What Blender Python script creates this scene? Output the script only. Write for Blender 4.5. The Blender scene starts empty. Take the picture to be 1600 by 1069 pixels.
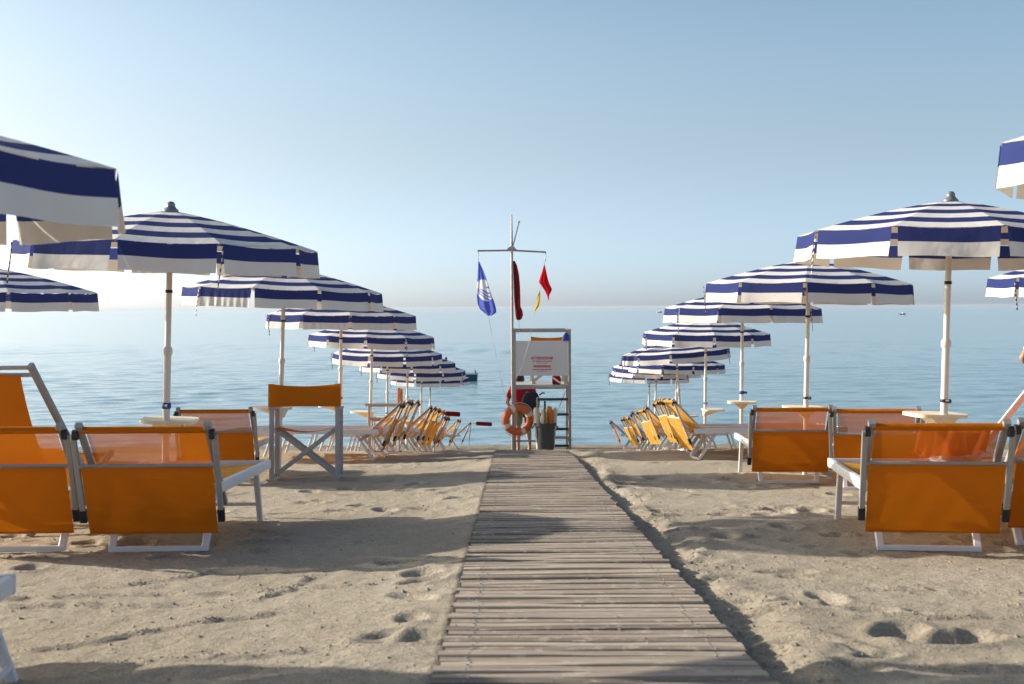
import bpy, bmesh, math, random
import numpy as np
from mathutils import Vector, Matrix, Quaternion

random.seed(7)
rng = np.random.default_rng(11)
R = math.radians
scene = bpy.context.scene
COL = scene.collection

# ------------------------------------------------------------------ camera
CAMZ = 4.34                                   # eye height above the sea
cam = bpy.data.cameras.new('camera')
camo = bpy.data.objects.new('camera', cam)
COL.objects.link(camo)
camo.location = (0, 0, CAMZ)
cam.sensor_width = 36
cam.lens = 42.75
cam.clip_start = 0.05
cam.clip_end = 30000
camo.rotation_euler = (Matrix.Rotation(R(90 - 1.64), 4, 'X') @ Matrix.Rotation(R(-0.29), 4, 'Z')).to_euler()
cam.dof.use_dof = True
cam.dof.focus_distance = 10.5
cam.dof.aperture_fstop = 5.6
scene.camera = camo

# ------------------------------------------------------------------ sky, sun, exposure
SUN_EL, SUN_AZ = 20.6, -73.4                  # azimuth clockwise from +Y (out to sea)
world = bpy.data.worlds.new('World')
scene.world = world
world.use_nodes = True
wn = world.node_tree
sky = wn.nodes.new('ShaderNodeTexSky')
sky.sky_type = 'NISHITA'
sky.sun_disc = False
sky.sun_elevation = R(SUN_EL)
sky.sun_rotation = R(SUN_AZ)
sky.air_density = 0.4
sky.dust_density = 1.2
sky.ozone_density = 1.0
# sea haze: the sky pales over the last degrees above the horizon, alike all round
wg = wn.nodes.new('ShaderNodeTexCoord')
wz = wn.nodes.new('ShaderNodeSeparateXYZ')
wn.links.new(wg.outputs['Generated'], wz.inputs[0])
wr = wn.nodes.new('ShaderNodeValToRGB')
wr.color_ramp.interpolation = 'B_SPLINE'
els = wr.color_ramp.elements
for pos, c in ((0.0, (0.63, 0.68, 0.735)), (0.02, (0.585, 0.605, 0.60)), (0.05, (0.60, 0.605, 0.56)), (0.122, (0.73, 0.64, 0.465)), (0.18, (0.80, 0.755, 0.58)), (0.25, (0.83, 0.82, 0.62)), (0.7, (0.66, 0.66, 0.60))):
    e = els[0] if pos == 0 else (els[-1] if pos == 0.7 else els.new(pos))
    e.position = pos
    e.color = (*c, 1)
wn.links.new(wz.outputs['Z'], wr.inputs[0])
wm = wn.nodes.new('ShaderNodeVectorMath')
wm.operation = 'MULTIPLY'
wn.links.new(sky.outputs[0], wm.inputs[0])
wn.links.new(wr.outputs[0], wm.inputs[1])
w2 = wn.nodes.new('ShaderNodeVectorMath')
w2.operation = 'SCALE'
w2.inputs['Scale'].default_value = 2.0
wn.links.new(wm.outputs[0], w2.inputs[0])
wn.links.new(w2.outputs[0], wn.nodes['Background'].inputs[0])
wn.nodes['Background'].inputs[1].default_value = 0.10
sun = bpy.data.lights.new('sun', 'SUN')
sun.energy = 3.8
sun.angle = R(0.53)
sun.color = (1.0, 0.91, 0.78)
suno = bpy.data.objects.new('sun', sun)
COL.objects.link(suno)
to_sun = Vector((math.sin(R(SUN_AZ)) * math.cos(R(SUN_EL)), math.cos(R(SUN_AZ)) * math.cos(R(SUN_EL)), math.sin(R(SUN_EL))))
suno.rotation_euler = to_sun.to_track_quat('Z', 'Y').to_euler()
suno.location = (-20, 5, 20)
scene.view_settings.view_transform = 'Standard'
scene.view_settings.look = 'None'
scene.view_settings.gamma = 1
scene.view_settings.use_curve_mapping = False
scene.view_settings.exposure = 0.95
scene.cycles.max_bounces = 8
scene.cycles.transparent_max_bounces = 12
scene.cycles.volume_bounces = 0

# ------------------------------------------------------------------ materials
def new_mat(name):
    m = bpy.data.materials.new(name)
    m.use_nodes = True
    return m, m.node_tree, m.node_tree.nodes['Principled BSDF']

def node(nt, t, **kw):
    n = nt.nodes.new(t)
    for k, v in kw.items():
        setattr(n, k, v)
    return n

def mat(name, col, rough=0.6, metal=0.0, var=0.12, scale=9.0, bump=0.0, bscale=60.0, spec=0.4):
    """plain paint, metal or plastic with uneven tone and a little relief"""
    m, nt, b = new_mat(name)
    tc = node(nt, 'ShaderNodeTexCoord')
    nz = node(nt, 'ShaderNodeTexNoise')
    nz.inputs['Scale'].default_value = scale
    nz.inputs['Detail'].default_value = 5
    nt.links.new(tc.outputs['Object'], nz.inputs['Vector'])
    mx = node(nt, 'ShaderNodeMix', data_type='RGBA')
    mx.inputs[6].default_value = (*[c * (1 - var) for c in col], 1)
    mx.inputs[7].default_value = (*[min(1, c * (1 + var)) for c in col], 1)
    nt.links.new(nz.outputs[0], mx.inputs[0])
    nt.links.new(mx.outputs[2], b.inputs['Base Color'])
    b.inputs['Roughness'].default_value = rough
    b.inputs['Metallic'].default_value = metal
    b.inputs['Specular IOR Level'].default_value = spec
    if bump:
        n2 = node(nt, 'ShaderNodeTexNoise')
        n2.inputs['Scale'].default_value = bscale
        n2.inputs['Detail'].default_value = 4
        nt.links.new(tc.outputs['Object'], n2.inputs['Vector'])
        bp = node(nt, 'ShaderNodeBump')
        bp.inputs['Strength'].default_value = bump
        bp.inputs['Distance'].default_value = 0.01
        nt.links.new(n2.outputs[0], bp.inputs['Height'])
        nt.links.new(bp.outputs[0], b.inputs['Normal'])
    return m

def cloth(name, col, transl=0.3, tcol=None, mesh=0.0, var=0.10, scale=5.0):
    """woven cloth: diffuse, some light through it, open weave when mesh > 0"""
    m, nt, b = new_mat(name)
    out = nt.nodes['Material Output']
    tc = node(nt, 'ShaderNodeTexCoord')
    nz = node(nt, 'ShaderNodeTexNoise')
    nz.inputs['Scale'].default_value = scale
    nz.inputs['Detail'].default_value = 6
    nt.links.new(tc.outputs['Object'], nz.inputs['Vector'])
    mx = node(nt, 'ShaderNodeMix', data_type='RGBA')
    mx.inputs[6].default_value = (*[c * (1 - var) for c in col], 1)
    mx.inputs[7].default_value = (*[min(1, c * (1 + var)) for c in col], 1)
    nt.links.new(nz.outputs[0], mx.inputs[0])
    nt.links.new(mx.outputs[2], b.inputs['Base Color'])
    b.inputs['Roughness'].default_value = 0.85
    b.inputs['Specular IOR Level'].default_value = 0.08
    wv = node(nt, 'ShaderNodeTexNoise')
    wv.inputs['Scale'].default_value = 14
    wv.inputs['Detail'].default_value = 3
    nt.links.new(tc.outputs['Object'], wv.inputs['Vector'])
    bp = node(nt, 'ShaderNodeBump')
    bp.inputs['Strength'].default_value = 0.35
    bp.inputs['Distance'].default_value = 0.012
    nt.links.new(wv.outputs[0], bp.inputs['Height'])
    nt.links.new(bp.outputs[0], b.inputs['Normal'])
    tr = node(nt, 'ShaderNodeBsdfTranslucent')
    tr.inputs['Color'].default_value = (*(tcol or col), 1)
    ms = node(nt, 'ShaderNodeMixShader')
    ms.inputs[0].default_value = transl
    nt.links.new(b.outputs[0], ms.inputs[1])
    nt.links.new(tr.outputs[0], ms.inputs[2])
    last = ms
    if mesh:
        tp = node(nt, 'ShaderNodeBsdfTransparent')
        m2 = node(nt, 'ShaderNodeMixShader')
        m2.inputs[0].default_value = mesh
        nt.links.new(ms.outputs[0], m2.inputs[1])
        nt.links.new(tp.outputs[0], m2.inputs[2])
        last = m2
    nt.links.new(last.outputs[0], out.inputs['Surface'])
    return m

M = {}
M['navy'] = cloth('navy_cloth', (0.034, 0.049, 0.18), 0.25, (0.05, 0.065, 0.27))
M['white'] = cloth('white_cloth', (0.74, 0.72, 0.69), 0.11, (0.78, 0.70, 0.56))
M['orange'] = cloth('orange_canvas', (0.54, 0.148, 0.007), 0.13, (0.70, 0.21, 0.006), var=0.08)
M['orange_mesh'] = cloth('orange_open_weave', (0.52, 0.165, 0.014), 0.22, (0.70, 0.19, 0.012), mesh=0.21)
M['amber'] = cloth('sunlit_amber_canvas', (0.64, 0.35, 0.065), 0.35, (0.75, 0.38, 0.05))  # sunlit look of the far loungers' canvas, put into its colour
M['seat'] = cloth('amber_sling', (0.70, 0.37, 0.06), 0.35, (0.75, 0.35, 0.03))
M['alu'] = mat('aluminium_tube', (0.31, 0.31, 0.305), 0.5, 0.25, 0.12, 14)
M['alu_white'] = mat('white_painted_tube', (0.66, 0.66, 0.68), 0.45, 0.0, 0.10, 14)
M['sunlit_tan_tube'] = mat('sunlit_tan_tube', (0.52, 0.44, 0.35), 0.55, 0.0, 0.15, 14)  # far lounger tubes, warm sunlight painted into the base colour
M['pole'] = mat('white_pole_paint', (0.74, 0.70, 0.64), 0.42, 0.0, 0.10, 6)
M['black'] = mat('black_plastic', (0.02, 0.02, 0.022), 0.5)
M['blue_plastic'] = mat('blue_plastic', (0.02, 0.05, 0.30), 0.4)
M['tray'] = mat('cream_plastic', (0.80, 0.71, 0.52), 0.5, 0, 0.06)
M['finial'] = mat('grey_finial', (0.22, 0.23, 0.24), 0.35, 0.3)
M['strap_w'] = mat('white_strap', (0.7, 0.68, 0.64), 0.8)
M['grey_wood'] = mat('weathered_grey_bars', (0.40, 0.385, 0.37), 0.65, 0, 0.18, 22)
M['steel'] = mat('galvanised_steel', (0.36, 0.34, 0.32), 0.5, 0.45, 0.22, 16)
M['sign'] = mat('white_board', (0.66, 0.655, 0.66), 0.5, 0, 0.04, 3)
M['red_print'] = mat('red_print', (0.50, 0.02, 0.05), 0.6)
M['red'] = cloth('red_flag_cloth', (0.55, 0.012, 0.02), 0.35, (0.6, 0.01, 0.015))
M['dark_red'] = cloth('dark_red_cloth', (0.22, 0.018, 0.02), 0.2, (0.3, 0.01, 0.01))
M['yellow'] = cloth('yellow_flag_cloth', (0.72, 0.45, 0.03), 0.35)
M['flag_blue'] = cloth('flag_blue_cloth', (0.10, 0.145, 0.52), 0.40, (0.13, 0.18, 0.65))
M['flag_white'] = cloth('flag_white_cloth', (0.75, 0.76, 0.80), 0.40)
M['bin'] = mat('dark_grey_bin', (0.045, 0.048, 0.058), 0.5, 0, 0.1)
M['ring'] = mat('orange_float', (0.62, 0.13, 0.035), 0.5, 0, 0.12)
M['ring_w'] = mat('white_band', (0.72, 0.66, 0.58), 0.6)
M['rope'] = mat('pale_rope', (0.55, 0.53, 0.5), 0.9)
M['skin'] = mat('skin', (0.42, 0.22, 0.14), 0.55, 0, 0.06)
M['hair'] = mat('dark_hair', (0.025, 0.018, 0.014), 0.6)
M['shirt'] = cloth('red_shirt', (0.42, 0.012, 0.03), 0.05)
M['shorts'] = cloth('khaki_cloth', (0.30, 0.22, 0.13), 0.05)
M['pack'] = mat('black_bag', (0.016, 0.017, 0.020), 0.7, 0, 0.2)
M['teal'] = mat('teal_hull', (0.010, 0.10, 0.17), 0.35)
M['boat_white'] = mat('boat_white', (0.75, 0.75, 0.74), 0.4)
M['towel'] = cloth('coral_towel', (0.80, 0.23, 0.10), 0.3, (0.8, 0.2, 0.08))
M['cream'] = mat('cream_roll', (0.68, 0.60, 0.44), 0.8)

def sand_material():
    m, nt, b = new_mat('sand')
    tc = node(nt, 'ShaderNodeTexCoord')
    def noise(scale, detail, rough=0.6):
        n = node(nt, 'ShaderNodeTexNoise')
        n.inputs['Scale'].default_value = scale
        n.inputs['Detail'].default_value = detail
        n.inputs['Roughness'].default_value = rough
        nt.links.new(tc.outputs['Object'], n.inputs['Vector'])
        return n
    def ramp(src, p0, p1, c0, c1):
        r = node(nt, 'ShaderNodeValToRGB')
        r.color_ramp.elements[0].position = p0
        r.color_ramp.elements[1].position = p1
        r.color_ramp.elements[0].color = (*c0, 1)
        r.color_ramp.elements[1].color = (*c1, 1)
        nt.links.new(src, r.inputs[0])
        return r
    def mult(a, bb, f=1.0):
        x = node(nt, 'ShaderNodeMix', data_type='RGBA', blend_type='MULTIPLY')
        x.inputs[0].default_value = f
        nt.links.new(a, x.inputs[6])
        nt.links.new(bb, x.inputs[7])
        return x.outputs[2]
    big = noise(0.9, 6)
    base = ramp(big.outputs[0], 0.3, 0.72, (0.425, 0.372, 0.290), (0.535, 0.480, 0.388))
    grain = noise(130, 4, 0.8)
    g = ramp(grain.outputs[0], 0.30, 0.66, (0.42, 0.40, 0.38), (1.22, 1.21, 1.20))
    c = mult(base.outputs[0], g.outputs[0], 0.8)
    mid = noise(32, 6, 0.7)
    g2 = ramp(mid.outputs[0], 0.32, 0.6, (0.80, 0.79, 0.77), (1.05, 1.05, 1.05))
    c = mult(c, g2.outputs[0], 0.9)
    peb = node(nt, 'ShaderNodeTexVoronoi')
    peb.inputs['Scale'].default_value = 70
    nt.links.new(tc.outputs['Object'], peb.inputs['Vector'])
    g3 = ramp(peb.outputs['Distance'], 0.10, 0.22, (0.55, 0.53, 0.50), (1, 1, 1))
    c = mult(c, g3.outputs[0], 0.35)
    sp = noise(52, 2, 0.5)
    g4 = ramp(sp.outputs[0], 0.66, 0.72, (1, 1, 1), (0.55, 0.52, 0.48))
    c = mult(c, g4.outputs[0], 0.8)
    # damp shingle along the water
    geo = node(nt, 'ShaderNodeNewGeometry')
    sep = node(nt, 'ShaderNodeSeparateXYZ')
    nt.links.new(geo.outputs['Position'], sep.inputs[0])
    add = node(nt, 'ShaderNodeMath', operation='ADD')
    nzs = node(nt, 'ShaderNodeMath', operation='MULTIPLY')
    nzs.inputs[1].default_value = 0.35
    zs_ = node(nt, 'ShaderNodeMath', operation='MULTIPLY')
    zs_.inputs[1].default_value = 0.45
    nt.links.new(noise(1.2, 5).outputs[0], nzs.inputs[0])
    nt.links.new(sep.outputs['Z'], zs_.inputs[0])
    nt.links.new(zs_.outputs[0], add.inputs[0])
    nt.links.new(nzs.outputs[0], add.inputs[1])
    hf = node(nt, 'ShaderNodeMath', operation='MULTIPLY')
    hf.inputs[1].default_value = 0.5
    nt.links.new(add.outputs[0], hf.inputs[0])
    wet = ramp(hf.outputs[0], 0.43, 0.55, (1, 1, 1), (0, 0, 0))
    pb = noise(9, 6, 0.8)
    pc = ramp(pb.outputs[0], 0.35, 0.66, (0.13, 0.115, 0.09), (0.40, 0.345, 0.26))
    mx = node(nt, 'ShaderNodeMix', data_type='RGBA')
    nt.links.new(wet.outputs[0], mx.inputs[0])
    nt.links.new(c, mx.inputs[6])
    nt.links.new(pc.outputs[0], mx.inputs[7])
    nt.links.new(mx.outputs[2], b.inputs['Base Color'])
    b.inputs['Roughness'].default_value = 0.95
    b.inputs['Specular IOR Level'].default_value = 0.15
    b1 = node(nt, 'ShaderNodeBump')
    b1.inputs['Strength'].default_value = 0.8
    b1.inputs['Distance'].default_value = 0.022
    nt.links.new(mid.outputs[0], b1.inputs['Height'])
    b2 = node(nt, 'ShaderNodeBump')
    b2.inputs['Strength'].default_value = 0.6
    b2.inputs['Distance'].default_value = 0.006
    nt.links.new(grain.outputs[0], b2.inputs['Height'])
    nt.links.new(b1.outputs[0], b2.inputs['Normal'])
    nt.links.new(b2.outputs[0], b.inputs['Normal'])
    return m
M['sand'] = sand_material()

def plank_material():
    m, nt, b = new_mat('weathered_plank')
    tc = node(nt, 'ShaderNodeTexCoord')
    oi = node(nt, 'ShaderNodeObjectInfo')
    off = node(nt, 'ShaderNodeVectorMath', operation='SCALE')
    off.inputs[0].default_value = (31, 17, 9)
    nt.links.new(oi.outputs['Random'], off.inputs['Scale'])
    ad = node(nt, 'ShaderNodeVectorMath', operation='ADD')
    nt.links.new(tc.outputs['Object'], ad.inputs[0])
    nt.links.new(off.outputs[0], ad.inputs[1])
    mp = node(nt, 'ShaderNodeMapping')
    mp.inputs['Scale'].default_value = (2.2, 60, 60)
    nt.links.new(ad.outputs[0], mp.inputs[0])
    gr = node(nt, 'ShaderNodeTexNoise')
    gr.inputs['Scale'].default_value = 1.0
    gr.inputs['Detail'].default_value = 7
    gr.inputs['Roughness'].default_value = 0.65
    nt.links.new(mp.outputs[0], gr.inputs['Vector'])
    rp = node(nt, 'ShaderNodeValToRGB')
    rp.color_ramp.elements[0].position = 0.30
    rp.color_ramp.elements[1].position = 0.68
    rp.color_ramp.elements[0].color = (0.195, 0.162, 0.130, 1)
    rp.color_ramp.elements[1].color = (0.425, 0.37, 0.305, 1)
    nt.links.new(gr.outputs[0], rp.inputs[0])
    # every plank has its own tone
    tone = node(nt, 'ShaderNodeValToRGB')
    for pos, c in ((0.0, (0.62, 0.59, 0.57)), (0.25, (0.90, 0.87, 0.85)), (0.6, (1.10, 1.07, 1.04)), (1.0, (1.38, 1.34, 1.29))):
        e = tone.color_ramp.elements[0] if pos == 0 else (tone.color_ramp.elements[-1] if pos == 1 else tone.color_ramp.elements.new(pos))
        e.position = pos
        e.color = (*c, 1)
    nt.links.new(oi.outputs['Random'], tone.inputs[0])
    mu = node(nt, 'ShaderNodeMix', data_type='RGBA', blend_type='MULTIPLY')
    mu.inputs[0].default_value = 1
    nt.links.new(rp.outputs[0], mu.inputs[6])
    nt.links.new(tone.outputs[0], mu.inputs[7])
    # dry sand trodden over the boards
    sn = node(nt, 'ShaderNodeTexNoise')
    sn.inputs['Scale'].default_value = 16
    sn.inputs['Detail'].default_value = 8
    sn.inputs['Roughness'].default_value = 0.7
    geo = node(nt, 'ShaderNodeNewGeometry')
    nt.links.new(geo.outputs['Position'], sn.inputs['Vector'])
    sr = node(nt, 'ShaderNodeValToRGB')
    sr.color_ramp.elements[0].position = 0.54
    sr.color_ramp.elements[1].position = 0.68
    nt.links.new(sn.outputs[0], sr.inputs[0])
    ms = node(nt, 'ShaderNodeMix', data_type='RGBA')
    nt.links.new(sr.outputs[0], ms.inputs[0])
    nt.links.new(mu.outputs[2], ms.inputs[6])
    ms.inputs[7].default_value = (0.50, 0.44, 0.36, 1)
    nt.links.new(ms.outputs[2], b.inputs['Base Color'])
    b.inputs['Roughness'].default_value = 0.8
    b.inputs['Specular IOR Level'].default_value = 0.2
    bp = node(nt, 'ShaderNodeBump')
    bp.inputs['Strength'].default_value = 0.5
    bp.inputs['Distance'].default_value = 0.004
    nt.links.new(gr.outputs[0], bp.inputs['Height'])
    nt.links.new(bp.outputs[0], b.inputs['Normal'])
    return m
M['plank'] = plank_material()

def sea_material():
    m, nt, b = new_mat('sea_water')
    b.inputs['Base Color'].default_value = (0.165, 0.288, 0.335, 1)
    b.inputs['Roughness'].default_value = 0.1
    b.inputs['IOR'].default_value = 1.33
    b.inputs['Specular IOR Level'].default_value = 0.5
    tc = node(nt, 'ShaderNodeTexCoord')
    prev = None
    for sc, dist, st, dt in (((0.5, 1.3, 1), 0.09, 0.5, 6), ((2.2, 5.0, 1), 0.030, 0.6, 4), ((0.02, 0.05, 1), 0.5, 0.3, 4)):
        mp = node(nt, 'ShaderNodeMapping')
        mp.inputs['Scale'].default_value = sc
        nt.links.new(tc.outputs['Object'], mp.inputs[0])
        nz = node(nt, 'ShaderNodeTexNoise')
        nz.inputs['Scale'].default_value = 1.0
        nz.inputs['Detail'].default_value = dt
        nt.links.new(mp.outputs[0], nz.inputs['Vector'])
        bp = node(nt, 'ShaderNodeBump')
        bp.inputs['Strength'].default_value = st
        bp.inputs['Distance'].default_value = dist
        nt.links.new(nz.outputs[0], bp.inputs['Height'])
        if prev:
            nt.links.new(prev.outputs[0], bp.inputs['Normal'])
        prev = bp
    nt.links.new(prev.outputs[0], b.inputs['Normal'])
    return m
M['sea'] = sea_material()

# ------------------------------------------------------------------ object helpers
def link(name, me, parent=None):
    o = bpy.data.objects.new(name, me)
    COL.objects.link(o)
    if parent is not None:
        o.parent = parent
    return o

def tag(o, label=None, cat=None, group=None, kind=None):
    for k, v in (('label', label), ('category', cat), ('group', group), ('kind', kind)):
        if v:
            o[k] = v
    return o

def thing(name, label, cat, group=None):
    return tag(link(name, None), label, cat, group)

def copy_tree(o, parent=None):
    c = o.copy()
    COL.objects.link(c)
    c.parent = parent
    for ch in [x for x in o.children]:
        copy_tree(ch, c)
    return c

class MB:
    """collects boxes, bars, tubes and sheets into one mesh"""
    def __init__(s):
        s.v, s.f, s.m = [], [], []
    def add(s, vs, fs, mi=0):
        o = len(s.v)
        s.v += [tuple(v) for v in vs]
        s.f += [tuple(i + o for i in f) for f in fs]
        s.m += [mi] * len(fs)
        return s
    def box(s, c, d, rot=None, mi=0, ch=0.0):
        x, y, z = (k / 2 for k in d)
        if ch:                                    # chamfered vertical section
            prof = [(-x + ch, -z), (x - ch, -z), (x, -z + ch), (x, z - ch), (x - ch, z), (-x + ch, z), (-x, z - ch), (-x, -z + ch)]
            vs = [Vector((px, sy * y, pz)) for sy in (-1, 1) for px, pz in prof]
            n = 8
            fs = [(i, (i + 1) % n, n + (i + 1) % n, n + i) for i in range(n)] + [tuple(reversed(range(n))), tuple(range(n, 2 * n))]
            fs = [tuple(reversed(f)) for f in fs]
        else:
            vs = [Vector((sx * x, sy * y, sz * z)) for sz in (-1, 1) for sy in (-1, 1) for sx in (-1, 1)]
            fs = [(0, 2, 3, 1), (4, 5, 7, 6), (0, 1, 5, 4), (2, 6, 7, 3), (0, 4, 6, 2), (1, 3, 7, 5)]
        if rot is not None:
            vs = [rot @ v for v in vs]
        return s.add([v + Vector(c) for v in vs], fs, mi)
    def sweep(s, pts, w, h=None, n=10, mi=0, up=(0, 0, 1), sq=False, cap=True):
        """tube (round, or rounded-rectangular when sq) along a polyline; w, h may be lists"""
        pts = [Vector(p) for p in pts]
        k = len(pts)
        ws = w if isinstance(w, (list, tuple)) else [w] * k
        hs = h if isinstance(h, (list, tuple)) else ([h] * k if h else ws)
        vs = []
        for i, p in enumerate(pts):
            t = (pts[min(i + 1, k - 1)] - pts[max(i - 1, 0)]).normalized()
            u = Vector(up)
            if abs(t.dot(u)) > 0.98:
                u = Vector((0, 1, 0)) if abs(t.y) < 0.9 else Vector((1, 0, 0))
            a = t.cross(u).normalized()
            b = a.cross(t).normalized()
            if sq:
                q = 0.22
                prof = [(1, -1 + q), (1, 1 - q), (1 - q, 1), (-1 + q, 1), (-1, 1 - q), (-1, -1 + q), (-1 + q, -1), (1 - q, -1)]
            else:
                prof = [(math.cos(2 * math.pi * j / n), math.sin(2 * math.pi * j / n)) for j in range(n)]
            vs += [p + a * (x * ws[i] / 2) + b * (y * hs[i] / 2) for x, y in prof]
        n = 8 if sq else n
        fs = []
        for i in range(k - 1):
            for j in range(n):
                fs.append((i * n + j, i * n + (j + 1) % n, (i + 1) * n + (j + 1) % n, (i + 1) * n + j))
        if cap:
            fs.append(tuple(reversed(range(n))))
            fs.append(tuple(range((k - 1) * n, k * n)))
        return s.add(vs, fs, mi)
    def lathe(s, prof, n=16, c=(0, 0, 0), mi=0):
        vs = [(c[0] + r * math.cos(2 * math.pi * j / n), c[1] + r * math.sin(2 * math.pi * j / n), c[2] + z) for r, z in prof for j in range(n)]
        fs = [(i * n + j, i * n + (j + 1) % n, (i + 1) * n + (j + 1) % n, (i + 1) * n + j) for i in range(len(prof) - 1) for j in range(n)]
        fs += [tuple(reversed(range(n))), tuple(range((len(prof) - 1) * n, len(prof) * n))]
        return s.add(vs, fs, mi)
    def sheet(s, fn, nu, nv, mi=0, th=0.0):
        """grid surface fn(u, v); mi may be a function of (u, v)"""
        vs = [Vector(fn(i / nu, j / nv)) for j in range(nv + 1) for i in range(nu + 1)]
        g = mi if callable(mi) else (lambda u, v: mi)
        for j in range(nv):
            for i in range(nu):
                pass
        o = len(s.v)
        s.v += [tuple(v) for v in vs]
        for j in range(nv):
            for i in range(nu):
                a = o + j * (nu + 1) + i
                s.f.append((a, a + 1, a + nu + 2, a + nu + 1))
                s.m.append(g((i + .5) / nu, (j + .5) / nv))
        return s
    def mesh(s, name, mats, smooth=True):
        me = bpy.data.meshes.new(name)
        me.from_pydata(s.v, [], s.f)
        for m in (mats if isinstance(mats, (list, tuple)) else [mats]):
            me.materials.append(M[m])
        me.polygons.foreach_set('material_index', s.m)
        me.update()
        if smooth:
            me.polygons.foreach_set('use_smooth', [True] * len(me.polygons))
            me.set_sharp_from_angle(angle=R(38))
        return me
    def build(s, name, mats, parent=None, smooth=True):
        return link(name, s.mesh(name, mats, smooth), parent)

# ------------------------------------------------------------------ the beach
def smooth01(t):
    t = np.clip(t, 0, 1)
    return t * t * (3 - 2 * t)

_py = np.linspace(-80, 120, 8001)
_sl = 0.0653 + (0.123 - 0.0653) * smooth01((_py - 13.6) / 3.4) - (0.123 - 0.105) * smooth01((_py - 20.5) / 4.0)
_dr = np.concatenate([[0], np.cumsum((_sl[1:] + _sl[:-1]) / 2 * np.diff(_py))])
_dr = _dr - np.interp(3.35, _py, _dr) + 1.037

def base_z(y):
    return np.maximum(CAMZ - np.interp(y, _py, _dr), -3.0 + 0 * np.asarray(y, float))

class Noise:
    def __init__(s, seed):
        s.t = np.random.default_rng(seed).random((256, 256)) * 2 - 1
    def __call__(s, x, y):
        xi, yi = np.floor(x).astype(int), np.floor(y).astype(int)
        fx, fy = x - xi, y - yi
        fx, fy = fx * fx * (3 - 2 * fx), fy * fy * (3 - 2 * fy)
        t = s.t
        a, b = t[yi % 256, xi % 256], t[yi % 256, (xi + 1) % 256]
        c, d = t[(yi + 1) % 256, xi % 256], t[(yi + 1) % 256, (xi + 1) % 256]
        return (a * (1 - fx) + b * fx) * (1 - fy) + (c * (1 - fx) + d * fx) * fy
N1, N2, N3, N4, N5 = (Noise(i) for i in range(5))

WX, WHALF, WEND = 0.236, 0.447, 14.9           # boardwalk centre, half width, far end

FEET = [(1.20, 5.30, .09), (1.20, 5.14, .06), (1.20, 4.67, .08), (1.21, 4.54, .06), (0.93, 4.39, .07), (0.93, 3.83, .09),
        (1.06, 3.72, .05), (1.27, 3.97, .11), (1.40, 3.86, .12), (1.32, 4.37, .07), (1.46, 4.34, .05), (1.50, 3.94, .06),
        (1.09, 3.62, .06), (0.90, 5.16, .06), (0.87, 6.02, .06), (-0.39, 5.16, .10), (-0.37, 4.94, .08), (-0.54, 5.53, .07),
        (-0.38, 4.56, .08), (-0.35, 4.13, .07), (-0.43, 3.85, .07), (-0.33, 3.78, .10), (-1.46, 8.68, .09), (-0.85, 8.05, .10),
        (-1.06, 8.35, .08), (-0.80, 9.48, .09), (-1.10, 9.96, .08), (1.75, 7.81, .12), (1.92, 7.81, .12), (-0.48, 9.09, .07),
        (0.88, 5.63, .07)]
_r = random.Random(3)
for _ in range(150):
    y = _r.uniform(6.5, 15)
    x = _r.uniform(-4.5, 4.5)
    if abs(x - WX) < 0.6:
        continue
    FEET.append((x, y, _r.uniform(.05, .11)))
for _ in range(40):
    FEET.append((WX + WHALF + _r.uniform(.08, .35), _r.uniform(3, 14), _r.uniform(.04, .08)))
for cx, cy, n_ in ((-1.8, 6.3, 26), (-2.5, 6.3, 22), (2.1, 6.3, 30), (2.8, 6.4, 18), (2.4, 10.4, 18), (1.75, 7.85, 10), (-2.4, 10.7, 14), (-1.85, 10.9, 12)):
    for _ in range(n_):
        FEET.append((cx + _r.gauss(0, .38), cy + _r.gauss(0, .35), _r.uniform(.03, .085)))
FEET = [f for f in FEET if abs(f[0] - WX) > WHALF + f[2] * .6]
LINES = [((-2.2, 4.75), (-0.45, 4.95)), ((-1.6, 3.75), (-0.8, 4.45)), ((-1.7, 5.0), (-1.3, 5.5)), ((-1.0, 4.6), (-0.85, 5.3)),
         ((-2.4, 4.55), (-1.1, 4.62)), ((0.95, 4.95), (2.2, 4.75)), ((1.05, 4.3), (2.0, 4.25)), ((0.9, 7.6), (2.1, 8.1)),
         ((1.0, 7.9), (1.8, 8.0)), ((1.15, 3.45), (2.2, 3.5)), ((-1.2, 3.62), (-0.5, 3.7))]

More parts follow.
